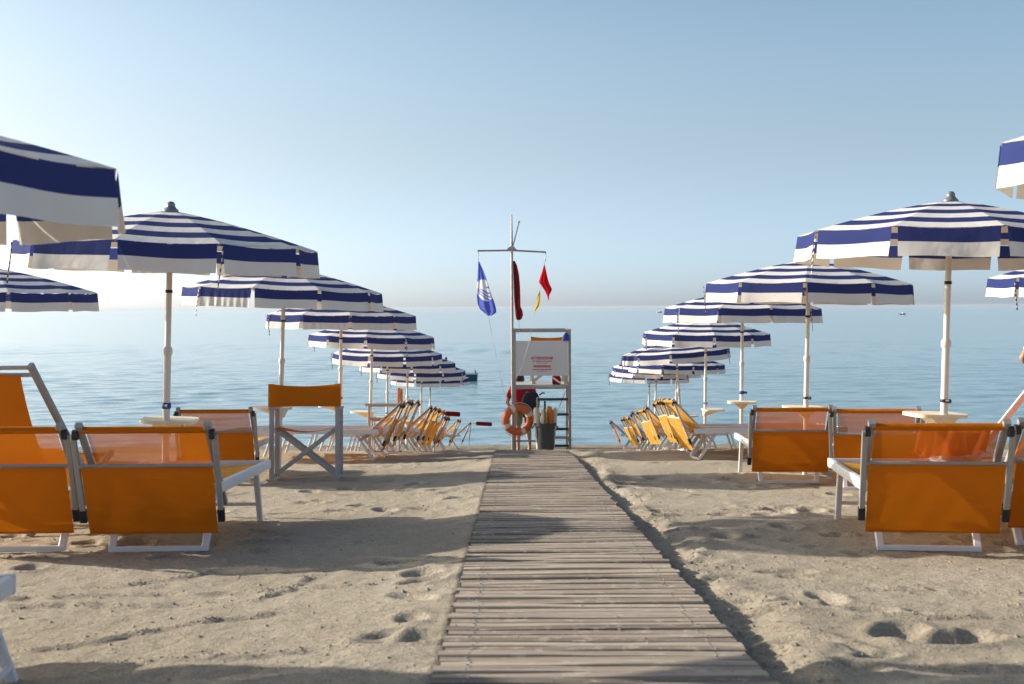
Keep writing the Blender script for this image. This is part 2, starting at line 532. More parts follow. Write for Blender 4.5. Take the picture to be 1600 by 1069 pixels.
def height(x, y, fine=True):
    x = np.asarray(x, float)
    y = np.asarray(y, float)
    z = base_z(y)
    fade = 1 - smooth01((np.abs(x) - 40) / 60)
    d = x - WX
    along = 1 - smooth01((y - WEND) / 0.5)
    left, right = -d - WHALF, d - WHALF
    # sand banked against the left edge, scoured out along the right edge
    bank = (0.034 + 0.007 * N2(y * 1.5, y * 0 + 8)) * np.exp(-np.maximum(left, 0) / 0.30) * (left > -0.05)
    wob = right + 0.09 * N1(y * 0.9 + 7, y * 0) + 0.05 * N2(y * 2.7, y * 0 + 4)
    tren = (-0.032 * np.exp(-((wob - 0.05) / 0.10) ** 2) + (0.010 + 0.010 * N3(y * 1.3, y * 0 + 2)) * np.exp(-((wob - 0.24) / 0.08) ** 2)) * (right > -0.25)
    z = z + along * (bank + tren)
    if not fine:
        return z
    inside = along * (np.abs(d + 0.008) < WHALF - 0.004)
    n = 0.020 * N1(x * 0.55 + 3, y * 0.55) + 0.007 * N2(x * 1.7, y * 1.7 + 9)
    n += 0.004 * N3(x * 4.2, y * 4.2) * (0.5 + 0.5 * N1(x * .8 + 40, y * .8))
    n += 0.0034 * N4(x * 11, y * 11) + 0.0028 * N5(x * 27, y * 27)
    n += 0.045 * (N3(x * 2.1 + 50, y * 2.1)) * smooth01((y - 9) / 6) * 0.5
    rough = (np.exp(-(right / 0.22) ** 2) + 0.30 * np.exp(-(left / 0.22) ** 2)) * along
    n = n * (1 - 0.8 * np.exp(-(left / 0.12) ** 2) * along)
    n += rough * (0.020 * N2(x * 9 + 5, y * 9) + 0.012 * N5(x * 19, y * 19))
    z = z + n * fade * (1 - inside)
    for k, (fx, fy, fr) in enumerate(FEET):
        m = (np.abs(x - fx) < 0.5) & (np.abs(y - fy) < 0.5)
        if not m.any():
            continue
        ang = (k * 2.399) % 3.14
        dx, dy = x[m] - fx, y[m] - fy
        a = dx * math.cos(ang) + dy * math.sin(ang)
        b = -dx * math.sin(ang) + dy * math.cos(ang)
        q = (a / (fr * 1.15)) ** 2 + (b / (fr * 0.62)) ** 2
        z[m] += -0.32 * fr * np.exp(-q ** 1.5) + 0.10 * fr * np.exp(-(np.sqrt(q) - 1.5) ** 2 / 0.12)
    for (ax, ay), (bx, by) in LINES:
        L = math.hypot(bx - ax, by - ay)
        ux, uy = (bx - ax) / L, (by - ay) / L
        t = (x - ax) * ux + (y - ay) * uy
        p = -(x - ax) * uy + (y - ay) * ux + 0.03 * N2(t * 3, t * 0)
        e = smooth01(t / 0.15) * smooth01((L - t) / 0.15)
        z = z + e * (0.011 * np.exp(-(p / 0.022) ** 2) * (0.7 + 0.6 * N4(x * 20, y * 20)) - 0.006 * np.exp(-((p + 0.04) / 0.03) ** 2))
    z = z - inside * 0.02
    return z

def ground(x, y):
    return float(height(np.array([x]), np.array([y]))[0])

def grid_mesh(name, xs, ys, zfn, m):
    X, Y = np.meshgrid(xs, ys) if xs.ndim == 1 else (xs, np.repeat(ys[:, None], xs.shape[1], 1))
    Z = zfn(X, Y)
    nx, ny = X.shape[1], X.shape[0]
    co = np.stack([X, Y, Z], -1).reshape(-1, 3)
    idx = np.arange(nx * ny).reshape(ny, nx)
    q = np.stack([idx[:-1, :-1], idx[:-1, 1:], idx[1:, 1:], idx[1:, :-1]], -1).reshape(-1, 4)
    me = bpy.data.meshes.new(name)
    me.vertices.add(len(co))
    me.vertices.foreach_set('co', co.ravel())
    me.loops.add(q.size)
    me.loops.foreach_set('vertex_index', q.ravel())
    me.polygons.add(len(q))
    me.polygons.foreach_set('loop_start', np.arange(0, q.size, 4))
    me.polygons.foreach_set('use_smooth', np.ones(len(q), bool))
    me.materials.append(m)
    me.update()
    me.validate()
    return me

def spaced(a, b, d0, grow):
    out, y = [a], a
    while y < b:
        y += max(d0, grow * abs(y))
        out.append(y)
    return out
xs = np.array(sorted(set(np.round(np.concatenate([
    np.arange(-3.2, 3.2, 0.021), np.arange(3.2, 7.5, 0.05), -np.arange(3.2, 7.5, 0.05),
    np.arange(7.5, 20, 0.25), -np.arange(7.5, 20, 0.25), [22, 26, 32, 45, 70, 120, 300, 900, 3000], [-22, -26, -32, -45, -70, -120, -300, -900, -3000]]), 4))))
ys = np.array([-70, -40, -20, -10, -6, -4, -3, -2, -1.2, -.5, 0, .5, 1, 1.4, 1.8, 2.1] + spaced(2.3, 16.5, 0.013, 0.0052) + spaced(16.65, 48, 0.10, 0) + [60, 90, 115])
beach = link('beach', grid_mesh('beach', xs, ys, height, M['sand']))
tag(beach, 'pale raked sand beach sloping down to the water', None, None, 'structure')

# loose clods and shell bits on the sand
cr_ = random.Random(21)
cl = MB()
def clod(x, y, r):
    if abs(x - WX) < WHALF + .01 and y < WEND:
        z = float(base_z(y)) + .042
    else:
        z = None
    CL.append((x, y, r if z is None else r * .45, z))
CL = []
for (ax, ay), (bx_, by2) in LINES:
    for _ in range(90):
        t = cr_.random()
        clod(ax + (bx_ - ax) * t + cr_.gauss(0, .02), ay + (by2 - ay) * t + cr_.gauss(0, .02), cr_.uniform(.003, .008))
for _ in range(900):
    clod(WX + WHALF + abs(cr_.gauss(0, .16)) + .02, cr_.uniform(2.8, 14), cr_.uniform(.004, .014))
for _ in range(3200):
    yy = cr_.uniform(2.8, 9) if cr_.random() < .7 else cr_.uniform(9, 15)
    clod(cr_.uniform(-.5, .5) * yy * 1.0, yy, cr_.choice((.003, .004, .004, .005, .007, .011)))
cz = height(np.array([c[0] for c in CL]), np.array([c[1] for c in CL]))
for (x, y, r, z), g in zip(CL, cz):
    g = g if z is None else z
    q = [(x + r * cr_.uniform(.7, 1.5) * sx_, y + r * cr_.uniform(.7, 1.3) * sy_, g + r * cr_.uniform(.35, .8) * sz_) for sx_, sy_, sz_ in ((1, 0, 0), (0, 1, 0), (-1, 0, 0), (0, -1, 0), (0, 0, 1), (0, 0, -1))]
    cl.add(q, [(0, 1, 4), (1, 2, 4), (2, 3, 4), (3, 0, 4), (1, 0, 5), (2, 1, 5), (3, 2, 5), (0, 3, 5)])
tag(cl.build('sand_clods', 'sand'), 'loose sand clods and shell bits strewn over the beach', None, None, 'stuff')

# ------------------------------------------------------------------ the sea
rs = np.random.default_rng(5)
WAVES = []
for k in range(44):
    lam = float(np.exp(rs.uniform(np.log(0.45), np.log(4.2))))
    th = rs.normal(0, 0.5) + math.pi / 2 + 0.15
    WAVES.append((2 * math.pi / lam * math.cos(th), 2 * math.pi / lam * math.sin(th), 0.0036 * lam ** 0.7, rs.uniform(0, 6.28), lam))

def sea_z(x, y):
    z = np.zeros_like(x)
    for kx, ky, a, ph, lam in WAVES:
        f = 1 - smooth01((y - 14 * lam - 40) / (60 * lam))
        patch = 0.6 + 0.6 * N1(x * 0.05 + ph * 9, y * 0.05)
        z += a * f * patch * np.sin(kx * x + ky * y + ph)
    return z * smooth01((y - 33) / 6 + 0.25)
sy = np.array(spaced(33, 150, 0.11, 0.0036) + spaced(153, 7800, 1, 0.022))
u = np.linspace(-1, 1, 421)
sx = u[None, :] * (0.62 * sy[:, None] + 22)
sea = link('sea', grid_mesh('sea', sx, sy, sea_z, M['sea']))
tag(sea, 'calm pale blue sea with small ripples', None, None, 'structure')

# ------------------------------------------------------------------ boardwalk: one object per plank
bw = tag(link('boardwalk', None), 'long boardwalk of weathered grey planks across the sand', None, None, 'structure')
bw.location = (WX, 0, 0)
PITCH = 0.064
variants = []
for k in range(6):
    mb = MB()
    n = 7
    wd = 0.0570 + 0.0008 * k
    prof = [(-wd / 2 + .003, -.011), (wd / 2 - .003, -.011), (wd / 2, -.008), (wd / 2, .008), (wd / 2 - .0025, .011), (-wd / 2 + .0025, .011), (-wd / 2, .008), (-wd / 2, -.007)]
    vs = []
    for i in range(n):
        t = i / (n - 1)
        bz = 0.0035 * math.sin(3 * t + k) + _r.uniform(-.0012, .0012)
        by = _r.uniform(-.002, .002)
        vs += [((t - .5) * 2 * (WHALF + 0.004 * (k % 3 - 1)), py + by, pz + bz) for py, pz in prof]
    fs = [(i * 8 + j, i * 8 + (j + 1) % 8, (i + 1) * 8 + (j + 1) % 8, (i + 1) * 8 + j) for i in range(n - 1) for j in range(8)]
    fs += [tuple(reversed(range(8))), tuple(range((n - 1) * 8, n * 8))]
    mb.add(vs, fs)
    for sx_ in (-.36, .36):                     # screw heads over the bearers
        for sy_ in (-.014, .014):
            if _r.random() < .8:
                ox, oy = sx_ + _r.uniform(-.012, .012), sy_ + _r.uniform(-.004, .004)
                t = ox / (2 * WHALF) + .5
                zt = .011 + .0035 * math.sin(3 * t + k) + .0022
                ring6 = [(ox + .0042 * math.cos(a * 1.0472), oy + .0042 * math.sin(a * 1.0472), zt) for a in range(6)]
                mb.add(ring6 + [(x, y, zt - .004) for x, y, z in ring6], [tuple(range(6))] + [(i, 6 + i, 6 + (i + 1) % 6, (i + 1) % 6) for i in range(6)], 1)
    me = mb.mesh('plank', ['plank', 'steel'])
    me.set_sharp_from_angle(angle=R(30))
    variants.append(me)
y = 1.2
while y < WEND:
    o = link('plank', _r.choice(variants), bw)
    slope = float(base_z(y + .1) - base_z(y - .1)) / 0.2
    o.location = (_r.uniform(-.008, .008), y, float(base_z(y)) + 0.030 + _r.uniform(-.002, .002))
    o.rotation_euler = (math.atan(slope) + _r.uniform(-.014, .014), _r.uniform(-.003, .003), _r.uniform(-.006, .006))
    y += PITCH
for s in (-1, 0, 1):                           # bearers under the planks
    mb = MB()
    mb.sweep([(s * 0.36, yy, float(base_z(yy)) + 0.003) for yy in np.linspace(1.2, WEND, 40)], 0.05, 0.028, sq=True)
    mb.build('bearer', 'grey_wood', bw)

# ------------------------------------------------------------------ beach umbrella
NS, RAD = 10, 0.945
ZAP, ZED = 1.978, 1.755
def rim(r):
    return ZED + (ZAP - ZED) * (1 - (r / RAD) ** 1.3)
def umbrella_meshes():
    out = {}
    # canopy: ten gores, each banded parallel to its edge
    mb = MB()
    bands = 8
    for k in range(NS):
        a0, a1 = 2 * math.pi * k / NS, 2 * math.pi * (k + 1) / NS
        for bnd in range(bands):
            for sub in range(2):
                r0 = RAD * (bnd + sub / 2) / bands
                r1 = RAD * (bnd + (sub + 1) / 2) / bands
                def P(t, r):
                    p0 = Vector((math.cos(a0), math.sin(a0), 0)) * r
                    p1 = Vector((math.cos(a1), math.sin(a1), 0)) * r
                    p = p0.lerp(p1, t)
                    p.z = rim(r) - 0.012 * math.sin(math.pi * t) * (r / RAD) ** 1.5
                    return p
                nt_ = 4
                vs = [P(i / nt_, r0) for i in range(nt_ + 1)] + [P(i / nt_, r1) for i in range(nt_ + 1)]
                fs = [(i, nt_ + 1 + i, nt_ + 2 + i, i + 1) for i in range(nt_)]
                mb.add(vs, fs, 1 if bnd % 2 else 0)
    me = mb.mesh('canopy', ['navy', 'white'])
    bm = bmesh.new()
    bm.from_mesh(me)
    bmesh.ops.remove_doubles(bm, verts=bm.verts, dist=0.0008)
    bmesh.ops.dissolve_degenerate(bm, edges=bm.edges, dist=0.0004)
    bm.to_mesh(me)
    bm.free()
    me.polygons.foreach_set('use_smooth', [False] * len(me.polygons))
    out['canopy'] = me
    # valance panels: hung from the edge, open at the corners
    out['valance'] = []
    half = RAD * math.sin(math.pi / NS)
    apo = RAD * math.cos(math.pi / NS)
    for var in range(5):
        amp = (0.002, 0.003, 0.011, 0.004, 0.003)[var]
        fr = (1.3, 2.1, 5.5, 1.7, 2.6)[var]
        def V(uu, vv):
            s = (uu - .5) * 2 * (half - 0.016 - 0.006 * vv)
            w = amp * (math.sin(fr * 2 * math.pi * uu + var) * (.4 + .6 * math.sin(2.6 * uu + var)) + .5 * math.sin(fr * 1.37 * 6.283 * uu + 2 * var)) * vv ** 1.3 + 0.006 * math.sin(2.2 * uu * 3 + var * 2) * vv
            top = 0.0
            sag = 0.012 * math.sin(math.pi * uu) * (1 - vv)
            return (apo + 0.004 + 0.016 * vv + w, s, ZED - 0.004 - sag - 0.172 * vv - .004 * math.sin(3.1 * uu * 2 + var) * vv)
        mb = MB()
        mb.sheet(V, 36, 8, lambda a, b: 0 if b < 0.52 else 1)
        out['valance'].append(mb.mesh('valance_panel', ['navy', 'white']))
    mb = MB()
    mb.sweep([(0, 0, -0.3), (0, 0, 1.07)], 0.046, n=14)
    out['lower_pole'] = mb.mesh('lower_pole', 'pole')
    mb = MB()
    mb.sweep([(0, 0, 1.07), (0, 0, ZAP - 0.01)], 0.038, n=14)
    out['upper_pole'] = mb.mesh('upper_pole', 'pole')
    mb = MB()
    mb.lathe([(.028, 1.05), (.031, 1.06), (.031, 1.085), (.024, 1.10)], 14)
    out['collar'] = mb.mesh('collar', 'pole')
    mb = MB()
    mb.lathe([(.0225, 1.45), (.0235, 1.452), (.0235, 1.468), (.0225, 1.47)], 12)
    out['ring'] = mb.mesh('ring', 'black')
    mb = MB()
    mb.lathe([(.0, .70), (.027, .70), (.029, .705), (.029, .735), (.027, .74), (.0, .74)], 12)
    mb.sweep([(0.02, -.02, .72), (.055, -.035, .72)], .03, n=8)
    out['knob'] = mb.mesh('clamp_knob', 'blue_plastic')
    mb = MB()
    mb.lathe([(.0, .70), (.0265, .70), (.0275, .705), (.0275, .715), (.0265, .72), (.0, .72)], 12)
    mb.sweep([(0.02, -.02, .71), (.045, -.03, .71)], .028, n=8)
    out['knob_dark'] = mb.mesh('clamp_knob', 'black')
    mb = MB()
    mb.lathe([(.05, ZAP - .012), (.05, ZAP + .006), (.034, ZAP + .020), (.027, ZAP + .032), (.028, ZAP + .044), (.018, ZAP + .058), (.004, ZAP + .062)], 14)
    out['finial'] = mb.mesh('finial', 'finial')
    mb = MB()
    a = math.pi * 2 / NS
    mb.sweep([(0.03, 0, ZAP - .03), (.45, 0, rim(.45) - .014), (RAD - .01, 0, ZED - .008)], .008, n=6)
    out['rib'] = mb.mesh('rib', 'alu')
    mb = MB()
    mb.sweep([(0.03, 0, ZAP - .30), (.42, 0, rim(.42) - .02)], .007, n=6)
    out['strut'] = mb.mesh('strut', 'alu')
    mb = MB()
    mb.lathe([(.022, ZAP - .32), (.036, ZAP - .315), (.036, ZAP - .285), (.022, ZAP - .28)], 12)
    out['runner'] = mb.mesh('runner', 'pole')
    # tie strap: dashed black and white webbing hanging at a corner
    mb = MB()
    L = .26
    n = 13
    for k in range(n):
        z0, z1 = -L * k / n, -L * (k + 1) / n
        f = lambda z: (.006 * math.sin(z * 18), .012 * math.sin(z * 9 + 1))
        (x0, y0), (x1, y1) = f(z0), f(z1)
        mb.sweep([(x0, y0, z0), (x1, y1, z1)], .014, .004, sq=True, mi=k % 2)
    out['strap'] = mb.mesh('tie_strap', ['black', 'strap_w'])
    # clip-on tray with its wedge bracket
    mb = MB()
    def plate(h0, h1, w, d, oy):
        c = .06
        ol = [(-w + c, -d), (w - c, -d), (w - .02, -d + .02), (w, -d + c), (w, d - c), (w - .02, d - .02), (w - c, d), (-w + c, d), (-w + .02, d - .02), (-w, d - c), (-w, -d + c), (-w + .02, -d + .02)]
        n = len(ol)
        vs = [(x, y_ + oy, h0) for x, y_ in ol] + [(x, y_ + oy, h1) for x, y_ in ol]
        mb.add(vs, [tuple(reversed(range(n))), tuple(range(n, 2 * n))] + [(i, (i + 1) % n, n + (i + 1) % n, n + i) for i in range(n)])
    plate(.600, .622, .175, .155, .12)
    out['tray'] = mb.mesh('tray', 'tray')
    mb = MB()
    mb.add([(-.09, -.02, .598), (.09, -.02, .598), (.09, .20, .598), (-.09, .20, .598), (-.03, -.028, .53), (.03, -.028, .53), (.03, .03, .53), (-.03, .03, .53)],
           [(3, 2, 1, 0), (4, 5, 6, 7), (0, 1, 5, 4), (1, 2, 6, 5), (2, 3, 7, 6), (3, 0, 4, 7)])
    mb.lathe([(.026, .52), (.034, .525), (.034, .61), (.026, .615)], 12)
    out['bracket'] = mb.mesh('bracket', 'tray')
    return out
UM = umbrella_meshes()

def umbrella(x, y, label, group, rz=0.0, lean=1.5, sink=0.0, tray=True, tray_rz=0.0, straps=1, blue=False, seed=0):
    rr = random.Random(seed * 17 + 5)
    t = thing('beach_umbrella', label, 'umbrella', group)
    t.location = (x, y, ground(x, y) - sink)
    t.rotation_euler = (R(rr.uniform(-.8, .8)), R(lean), 0)
    spin = R(rz)
    for nm, part in (('lower_pole', 'lower_pole'), ('upper_pole', 'upper_pole'), ('collar', 'collar'), ('ring', 'ring'), ('finial', 'finial'), ('runner', 'runner')):
        link(nm, UM[part], t).rotation_euler.z = spin
    can = link('canopy', UM['canopy'], t)
    can.rotation_euler.z = spin
    for k in range(NS):
        a = 2 * math.pi * k / NS
        v = link('valance_panel', UM['valance'][rr.choice((0, 0, 1, 1, 2, 3, 3, 4, 4))], can)
        v.rotation_euler.z = a + math.pi / NS
        rb = link('rib', UM['rib'], t)
        rb.rotation_euler.z = a + spin
        st = link('strut', UM['strut'], t)
        st.rotation_euler.z = a + spin
    kn = link('clamp_knob', UM['knob' if blue else 'knob_dark'], t)
    kn.rotation_euler.z = R(rr.uniform(-60, 20))
    for k in range(straps):
        s = link('tie_strap', UM['strap'], can)
        a = -spin + R(-90) + R((-75, 40, -20)[k % 3] + rr.uniform(-25, 25))
        a = round(a / (2 * math.pi / NS)) * 2 * math.pi / NS
        s.location = ((RAD + .016) * math.cos(a), (RAD + .016) * math.sin(a), ZED - rr.uniform(0.0, .04))
    if tray:
        tr = link('tray', UM['tray'], t)
        tr.rotation_euler.z = R(tray_rz)
        link('bracket', UM['bracket'], tr)
    return t

ordn = ['first', 'second', 'third', 'fourth', 'fifth', 'sixth', 'seventh', 'eighth', 'ninth', 'tenth']
LEFT = [(-2.02, 29.5, 1), (-1.99, 26.0, 2), (-2.07, 23.7, 1), (-2.20, 21.2, 1), (-2.14, 18.1, 2), (-2.18, 15.3, 1), (-2.26, 11.7, 2.2), (-2.27, 7.88, 2.2), (-2.11, 3.58, 0)]
RIGHT = [(3.2, 28.6, 1), (3.05, 26.0, 1), (3.27, 24.3, 1), (2.97, 21.1, -4), (2.87, 18.1, .5), (2.81, 14.9, .5), (2.70, 11.2, 1.0), (2.73, 7.72, 1.6), (2.86, 4.65, 0)]
for i, (x, y, ln) in enumerate(LEFT):
    umbrella(x, y, 'striped umbrella, %s from the sea in the row on the director chair side' % ordn[i], 'umbrellas on the director chair side',
             rz={7: -93 + 0, 6: -60}.get(i, i * 13.7), lean=ln, sink=0.275 if i == 8 else 0.0, tray=True, tray_rz=(30, 90, 200, 10, 75, 100, 60, 5, 0)[i], straps=1 + (i % 3 == 1), blue=(i == 7), seed=i)
for i, (x, y, ln) in enumerate(RIGHT):
    umbrella(x, y, 'striped umbrella, %s from the sea in the row opposite the director chair' % ordn[i], 'umbrellas opposite the director chair',
             rz={7: -92}.get(i, 7 + i * 11.3), lean=ln, tray=True, tray_rz=(20, 200, 60, -80, -85, 170, 0, 8, 0)[i], straps=(1 + (i % 2)) * (i < 8), blue=(i == 5), seed=i + 20)
umbrella(-5.0, 11.7, 'striped umbrella in the outer row beyond the tall deck chair', 'umbrellas in the outer rows', rz=12, lean=1, seed=41)
umbrella(-4.72, 7.85, 'striped umbrella of the outer row shading the sand behind the deck chair', 'umbrellas in the outer rows', rz=30, lean=1, seed=42)
umbrella(-4.95, 3.76, 'striped umbrella of the outer row beside the lounger with its foot toward the boardwalk', 'umbrellas in the outer rows', rz=50, lean=1, seed=43)
umbrella(5.35, 11.2, 'striped umbrella in the outer row past the lounger with the coral towel', 'umbrellas in the outer rows', rz=22, lean=1, seed=44)

# ------------------------------------------------------------------ sun lounger with its folded-back sunshade
LW = 0.308
def lounger_tree(alpha=42, shade='orange', back='orange_mesh', drop=24, seed=0, tube='alu'):
    rr = random.Random(seed)
    t = link('sun_lounger', None)
    al, H, Lb = R(alpha), 0.32, 0.47
    by, bz = -math.cos(al), math.sin(al)
    def bk(d, x, off=0.0):                     # along the backrest, off = towards its rear
        return Vector((x, by * d - off * math.sin(al), H + bz * d - off * math.cos(al)))
    for s in (-1, 1):
        MB().sweep([(s * LW, -.10, H), (s * LW, 1.60, H + .01)], .028, .055, sq=True).build('side_rail', 'alu_white', t)
        f = MB().sweep([(s * (LW - .03), 1.28, H - .02), (s * (LW - .02), 1.38, 0.0), (s * (LW - .02), 1.40, -.05)], .034, .03, sq=True).build('front_leg', 'alu_white', t)
        MB().sweep([(s * .24, .16, H - .02), (s * .23, -.03, 0.01)], .034, .030, sq=True).build('rear_leg', 'alu_white', t)
        b = MB().sweep([bk(-.14, s * (LW - .005)), bk(Lb, s * (LW - .005))], .029, .027, sq=True).build('backrest_tube', tube, t)
        MB().sweep([bk(Lb - .015, s * (LW - .005)), bk(Lb + .014, s * (LW - .005))], .034, .032, sq=True).build('end_cap', tube, b)
    MB().sweep([(-.245, -.033, .012), (.245, -.033, .012)], .028, .026, sq=True).build('foot_bar', 'alu_white', t)
    MB().sweep([(-.29, 1.353, .10), (.29, 1.353, .10)], .022, n=8).build('cross_bar', 'alu_white', t)
    MB().sweep([(-LW, 1.585, H + .01), (LW, 1.585, H + .01)], .028, .05, sq=True).build('end_rail', 'alu_white', t)
    def seat(uu, vv):
        return ((uu - .5) * 2 * (LW - .012), .02 + 1.54 * vv, H + .018 - .05 * math.sin(math.pi * uu) ** 1 * (0.35 + .65 * math.sin(math.pi * vv)))
    MB().sheet(seat, 12, 20).build('seat_sling', 'seat', t)
    def backf(uu, vv):
        sag = .028 * math.sin(math.pi * uu) * math.sin(math.pi * vv)
        return bk(.0 + (Lb - .02) * vv, (uu - .5) * 2 * (LW - .028), sag)
    MB().sheet(backf, 12, 12).build('backrest_sling', back, t)
    # hem rolled over the top bar
    MB().sweep([bk(Lb - .025, -LW + .012), bk(Lb - .025, LW - .012)], .042, .036, n=10).build('top_hem', shade, t)
    # sunshade hanging behind the backrest
    pv = bk(Lb * .93, 0, .022)
    dd = Vector((0, math.sin(R(drop)), -math.cos(R(drop))))
    sh = link('sunshade', None, t)
    for s in (-1, 1):
        x = s * (LW + .026)
        MB().sweep([pv + Vector((x, 0, 0)), pv + dd * .44 + Vector((x, 0, 0))], .026, .022, sq=True).build('shade_arm', tube, sh)
        MB().sweep([pv + dd * .41 + Vector((x, 0, 0)), pv + dd * .475 + Vector((x, 0, 0))], .034, .028, sq=True).build('grip', 'black', sh)
        MB().lathe([(.0, -.012), (.026, -.012), (.026, .012), (.0, .012)], 12).build('pivot', 'black', sh).matrix_basis = Matrix.Translation(pv + Vector((s * (LW + .014), 0, 0))) @ Matrix.Rotation(R(90), 4, 'Y')
    q = pv + dd * .17
    MB().sweep([q + Vector((-LW - .02, 0, 0)), q + Vector((LW + .02, 0, 0))], .024, .022, n=8).build('shade_bar', tube, sh)
    nrm = Vector((0, -math.cos(R(drop)), -math.sin(R(drop))))
    def shf(uu, vv):
        return pv + dd * (.17 + .37 * vv) + Vector(((uu - .5) * 2 * (LW + .004), 0, 0)) + nrm * (.016 * (1 - vv) + .010 * math.sin(math.pi * uu) * math.sin(math.pi * vv) + .003 * math.sin(9 * uu + seed) * vv + .0022 * math.sin(23 * uu + 8 * vv + seed) * (.3 + vv) + .0018 * math.sin(31 * vv - 5 * uu))
    MB().sheet(shf, 34, 22).build('shade_cloth', shade, sh)
    q = pv + dd * .54
    MB().sweep([q + Vector((-LW - .004, 0, 0)), q + Vector((LW + .004, 0, 0))], .014, .010, n=8).build('shade_hem', shade, sh)
    return t

def settle(o, x, y, rz, lift=0.0):
    """stand a thing on the slope, turned by rz"""
    e = 0.6
    nx = float(base_z(y + e) - base_z(y - e)) / (2 * e)
    n = Vector((0, -nx, 1)).normalized()
    q = Vector((0, 0, 1)).rotation_difference(n)
    o.rotation_euler = (q.to_matrix() @ Matrix.Rotation(R(rz), 3, 'Z')).to_euler()
    o.location = (x, y, float(height(np.array([x]), np.array([y]), False)[0]) + lift)
    return o

L_or = lounger_tree(42, 'orange', 'orange_mesh', 24, 1)
L_am = lounger_tree(46, 'amber', 'amber', 22, 2, 'sunlit_tan_tube')
used = {}
def lounger(proto, x, y, rz, label, group, lift=0.0):
    o = proto if proto.name not in used else copy_tree(proto)
    used[proto.name] = 1
    tag(o, label, 'sun lounger', group)
    return settle(o, x, y, rz, lift)
G1 = 'sun loungers facing the sea'
lounger(L_or, -1.78, 6.10, 3, 'orange sun lounger nearest the boardwalk, edge to edge with its twin', G1)
lounger(L_or, -2.51, 6.12, 5, 'orange sun lounger between its twin and the tall deck chair', G1)
lounger(L_or, -2.55, 10.6, 4, 'orange sun lounger behind the pole tray, next to the director chair', G1)
tl = lounger(L_or, 2.05, 5.98, -9, 'orange sun lounger with a coral towel hung behind its open mesh backrest', G1)
lounger(L_or, 2.80, 6.14, -6, 'orange sun lounger standing hard against the one with the coral towel', G1)
lounger(L_or, 2.31, 10.15, -6, 'orange sun lounger alone by the boardwalk, foot end showing past its backrest', G1)
lounger(L_or, 2.82, 9.4, -15, 'orange sun lounger turned askew behind the one with the coral towel', G1)
le = lounger(L_or, -2.945, 2.85, -80, 'white framed sun lounger with its foot end pointing at the boardwalk', G1, -.07)
for ch in le.children:
    if ch.name.startswith(('front_leg', 'cross_bar')):
        ch.location.y = 0.24
fl = [(-1.20, 13.8), (-1.15, 14.6), (-1.12, 15.4), (-1.10, 17.2), (-1.04, 18.0), (-1.02, 18.8), (-1.12, 21.4), (-1.10, 22.3), (-1.05, 25.6), (-0.98, 29.6)]
for i, (xt, yy) in enumerate(fl):
    lounger(L_am if i % 3 else L_or, xt - .40, yy, 90 + _r.uniform(-5, 5), 'side-on sun lounger, %s from the sea in the row on the director chair side' % ordn[len(fl) - 1 - i], 'side-on loungers on the director chair side')
fr = [(1.66, 13.5), (1.74, 14.4), (1.80, 15.2), (1.86, 16.1), (1.93, 18.2), (1.95, 19.1), (1.93, 20.3), (2.12, 23.4), (2.16, 24.4), (2.22, 28.0)]
for i, (xt, yy) in enumerate(fr):
    lounger(L_am if i != 9 else L_or, xt + .40, yy, -90 + _r.uniform(-5, 5), 'side-on sun lounger, %s from the sea in the row opposite the director chair' % ordn[len(fr) - 1 - i], 'side-on loungers opposite the director chair')

# coral towel over the seat back of the right-hand lounger
def towel(uu, vv):
    d = .43 - .22 * vv - .012 * math.sin(5 * uu)
    off = -.022 - .012 * math.sin(13 * uu + 2 * vv) - .008 * math.sin(29 * uu)
    return (-.08 + .33 * uu, -math.cos(R(42)) * d - off * math.sin(R(42)), .32 + math.sin(R(42)) * d - off * math.cos(R(42)))
tw = tag(MB().sheet(towel, 40, 10).build('towel', 'towel'), 'crumpled coral towel hanging inside a mesh backrest', 'towel')
tw.location = tl.location
tw.rotation_euler = tl.rotation_euler

# ------------------------------------------------------------------ deck chair, tall back
def deck_chair(tube='alu'):
    t = link('deck_chair', None)
    for s in (-1, 1):
        MB().sweep([(s * .30, .38, 0), (s * .30, -.42, .95)], .028, .040, sq=True).build('back_post', tube, t)
        MB().sweep([(s * .26, -.36, 0), (s * .26, .46, .42)], .026, .036, sq=True).build('seat_post', tube, t)
    for d, z in ((0.0, .935), (.03, .895)):
        MB().sweep([(-.30, -.41 + d, z), (.30, -.41 + d, z)], .024, .024, n=8).build('top_bar', tube, t)
    MB().sweep([(-.27, .455, .415), (.27, .455, .415)], .026, n=8).build('front_bar', tube, t)
    MB().sweep([(-.30, .375, .02), (.30, .375, .02)], .024, n=8).build('foot_bar', tube, t)
    MB().sweep([(-.26, -.355, .02), (.26, -.355, .02)], .024, n=8).build('rear_bar', tube, t)
    def f(uu, vv):
        p = Vector((0, -.40, .91)).lerp(Vector((0, .45, .42)), vv)
        sag = .34 * math.sin(math.pi * min(1, vv)) ** .9
        return ((uu - .5) * 2 * (.225 + .02 * vv), p.y - sag * .25, p.z - sag + .02 * math.cos(math.pi * uu))
    MB().sheet(f, 10, 24).build('sling', 'orange', t)
    return t
dc = tag(deck_chair(), 'tall orange deck chair with grey tubes behind the sun lounger pair', 'deck chair')
settle(dc, -2.86, 7.15, -14)
dc2 = tag(deck_chair('alu_white'), 'white tubed orange deck chair set sideways beyond the lounger with the coral towel', 'deck chair')
settle(dc2, 3.25, 7.9, 92)

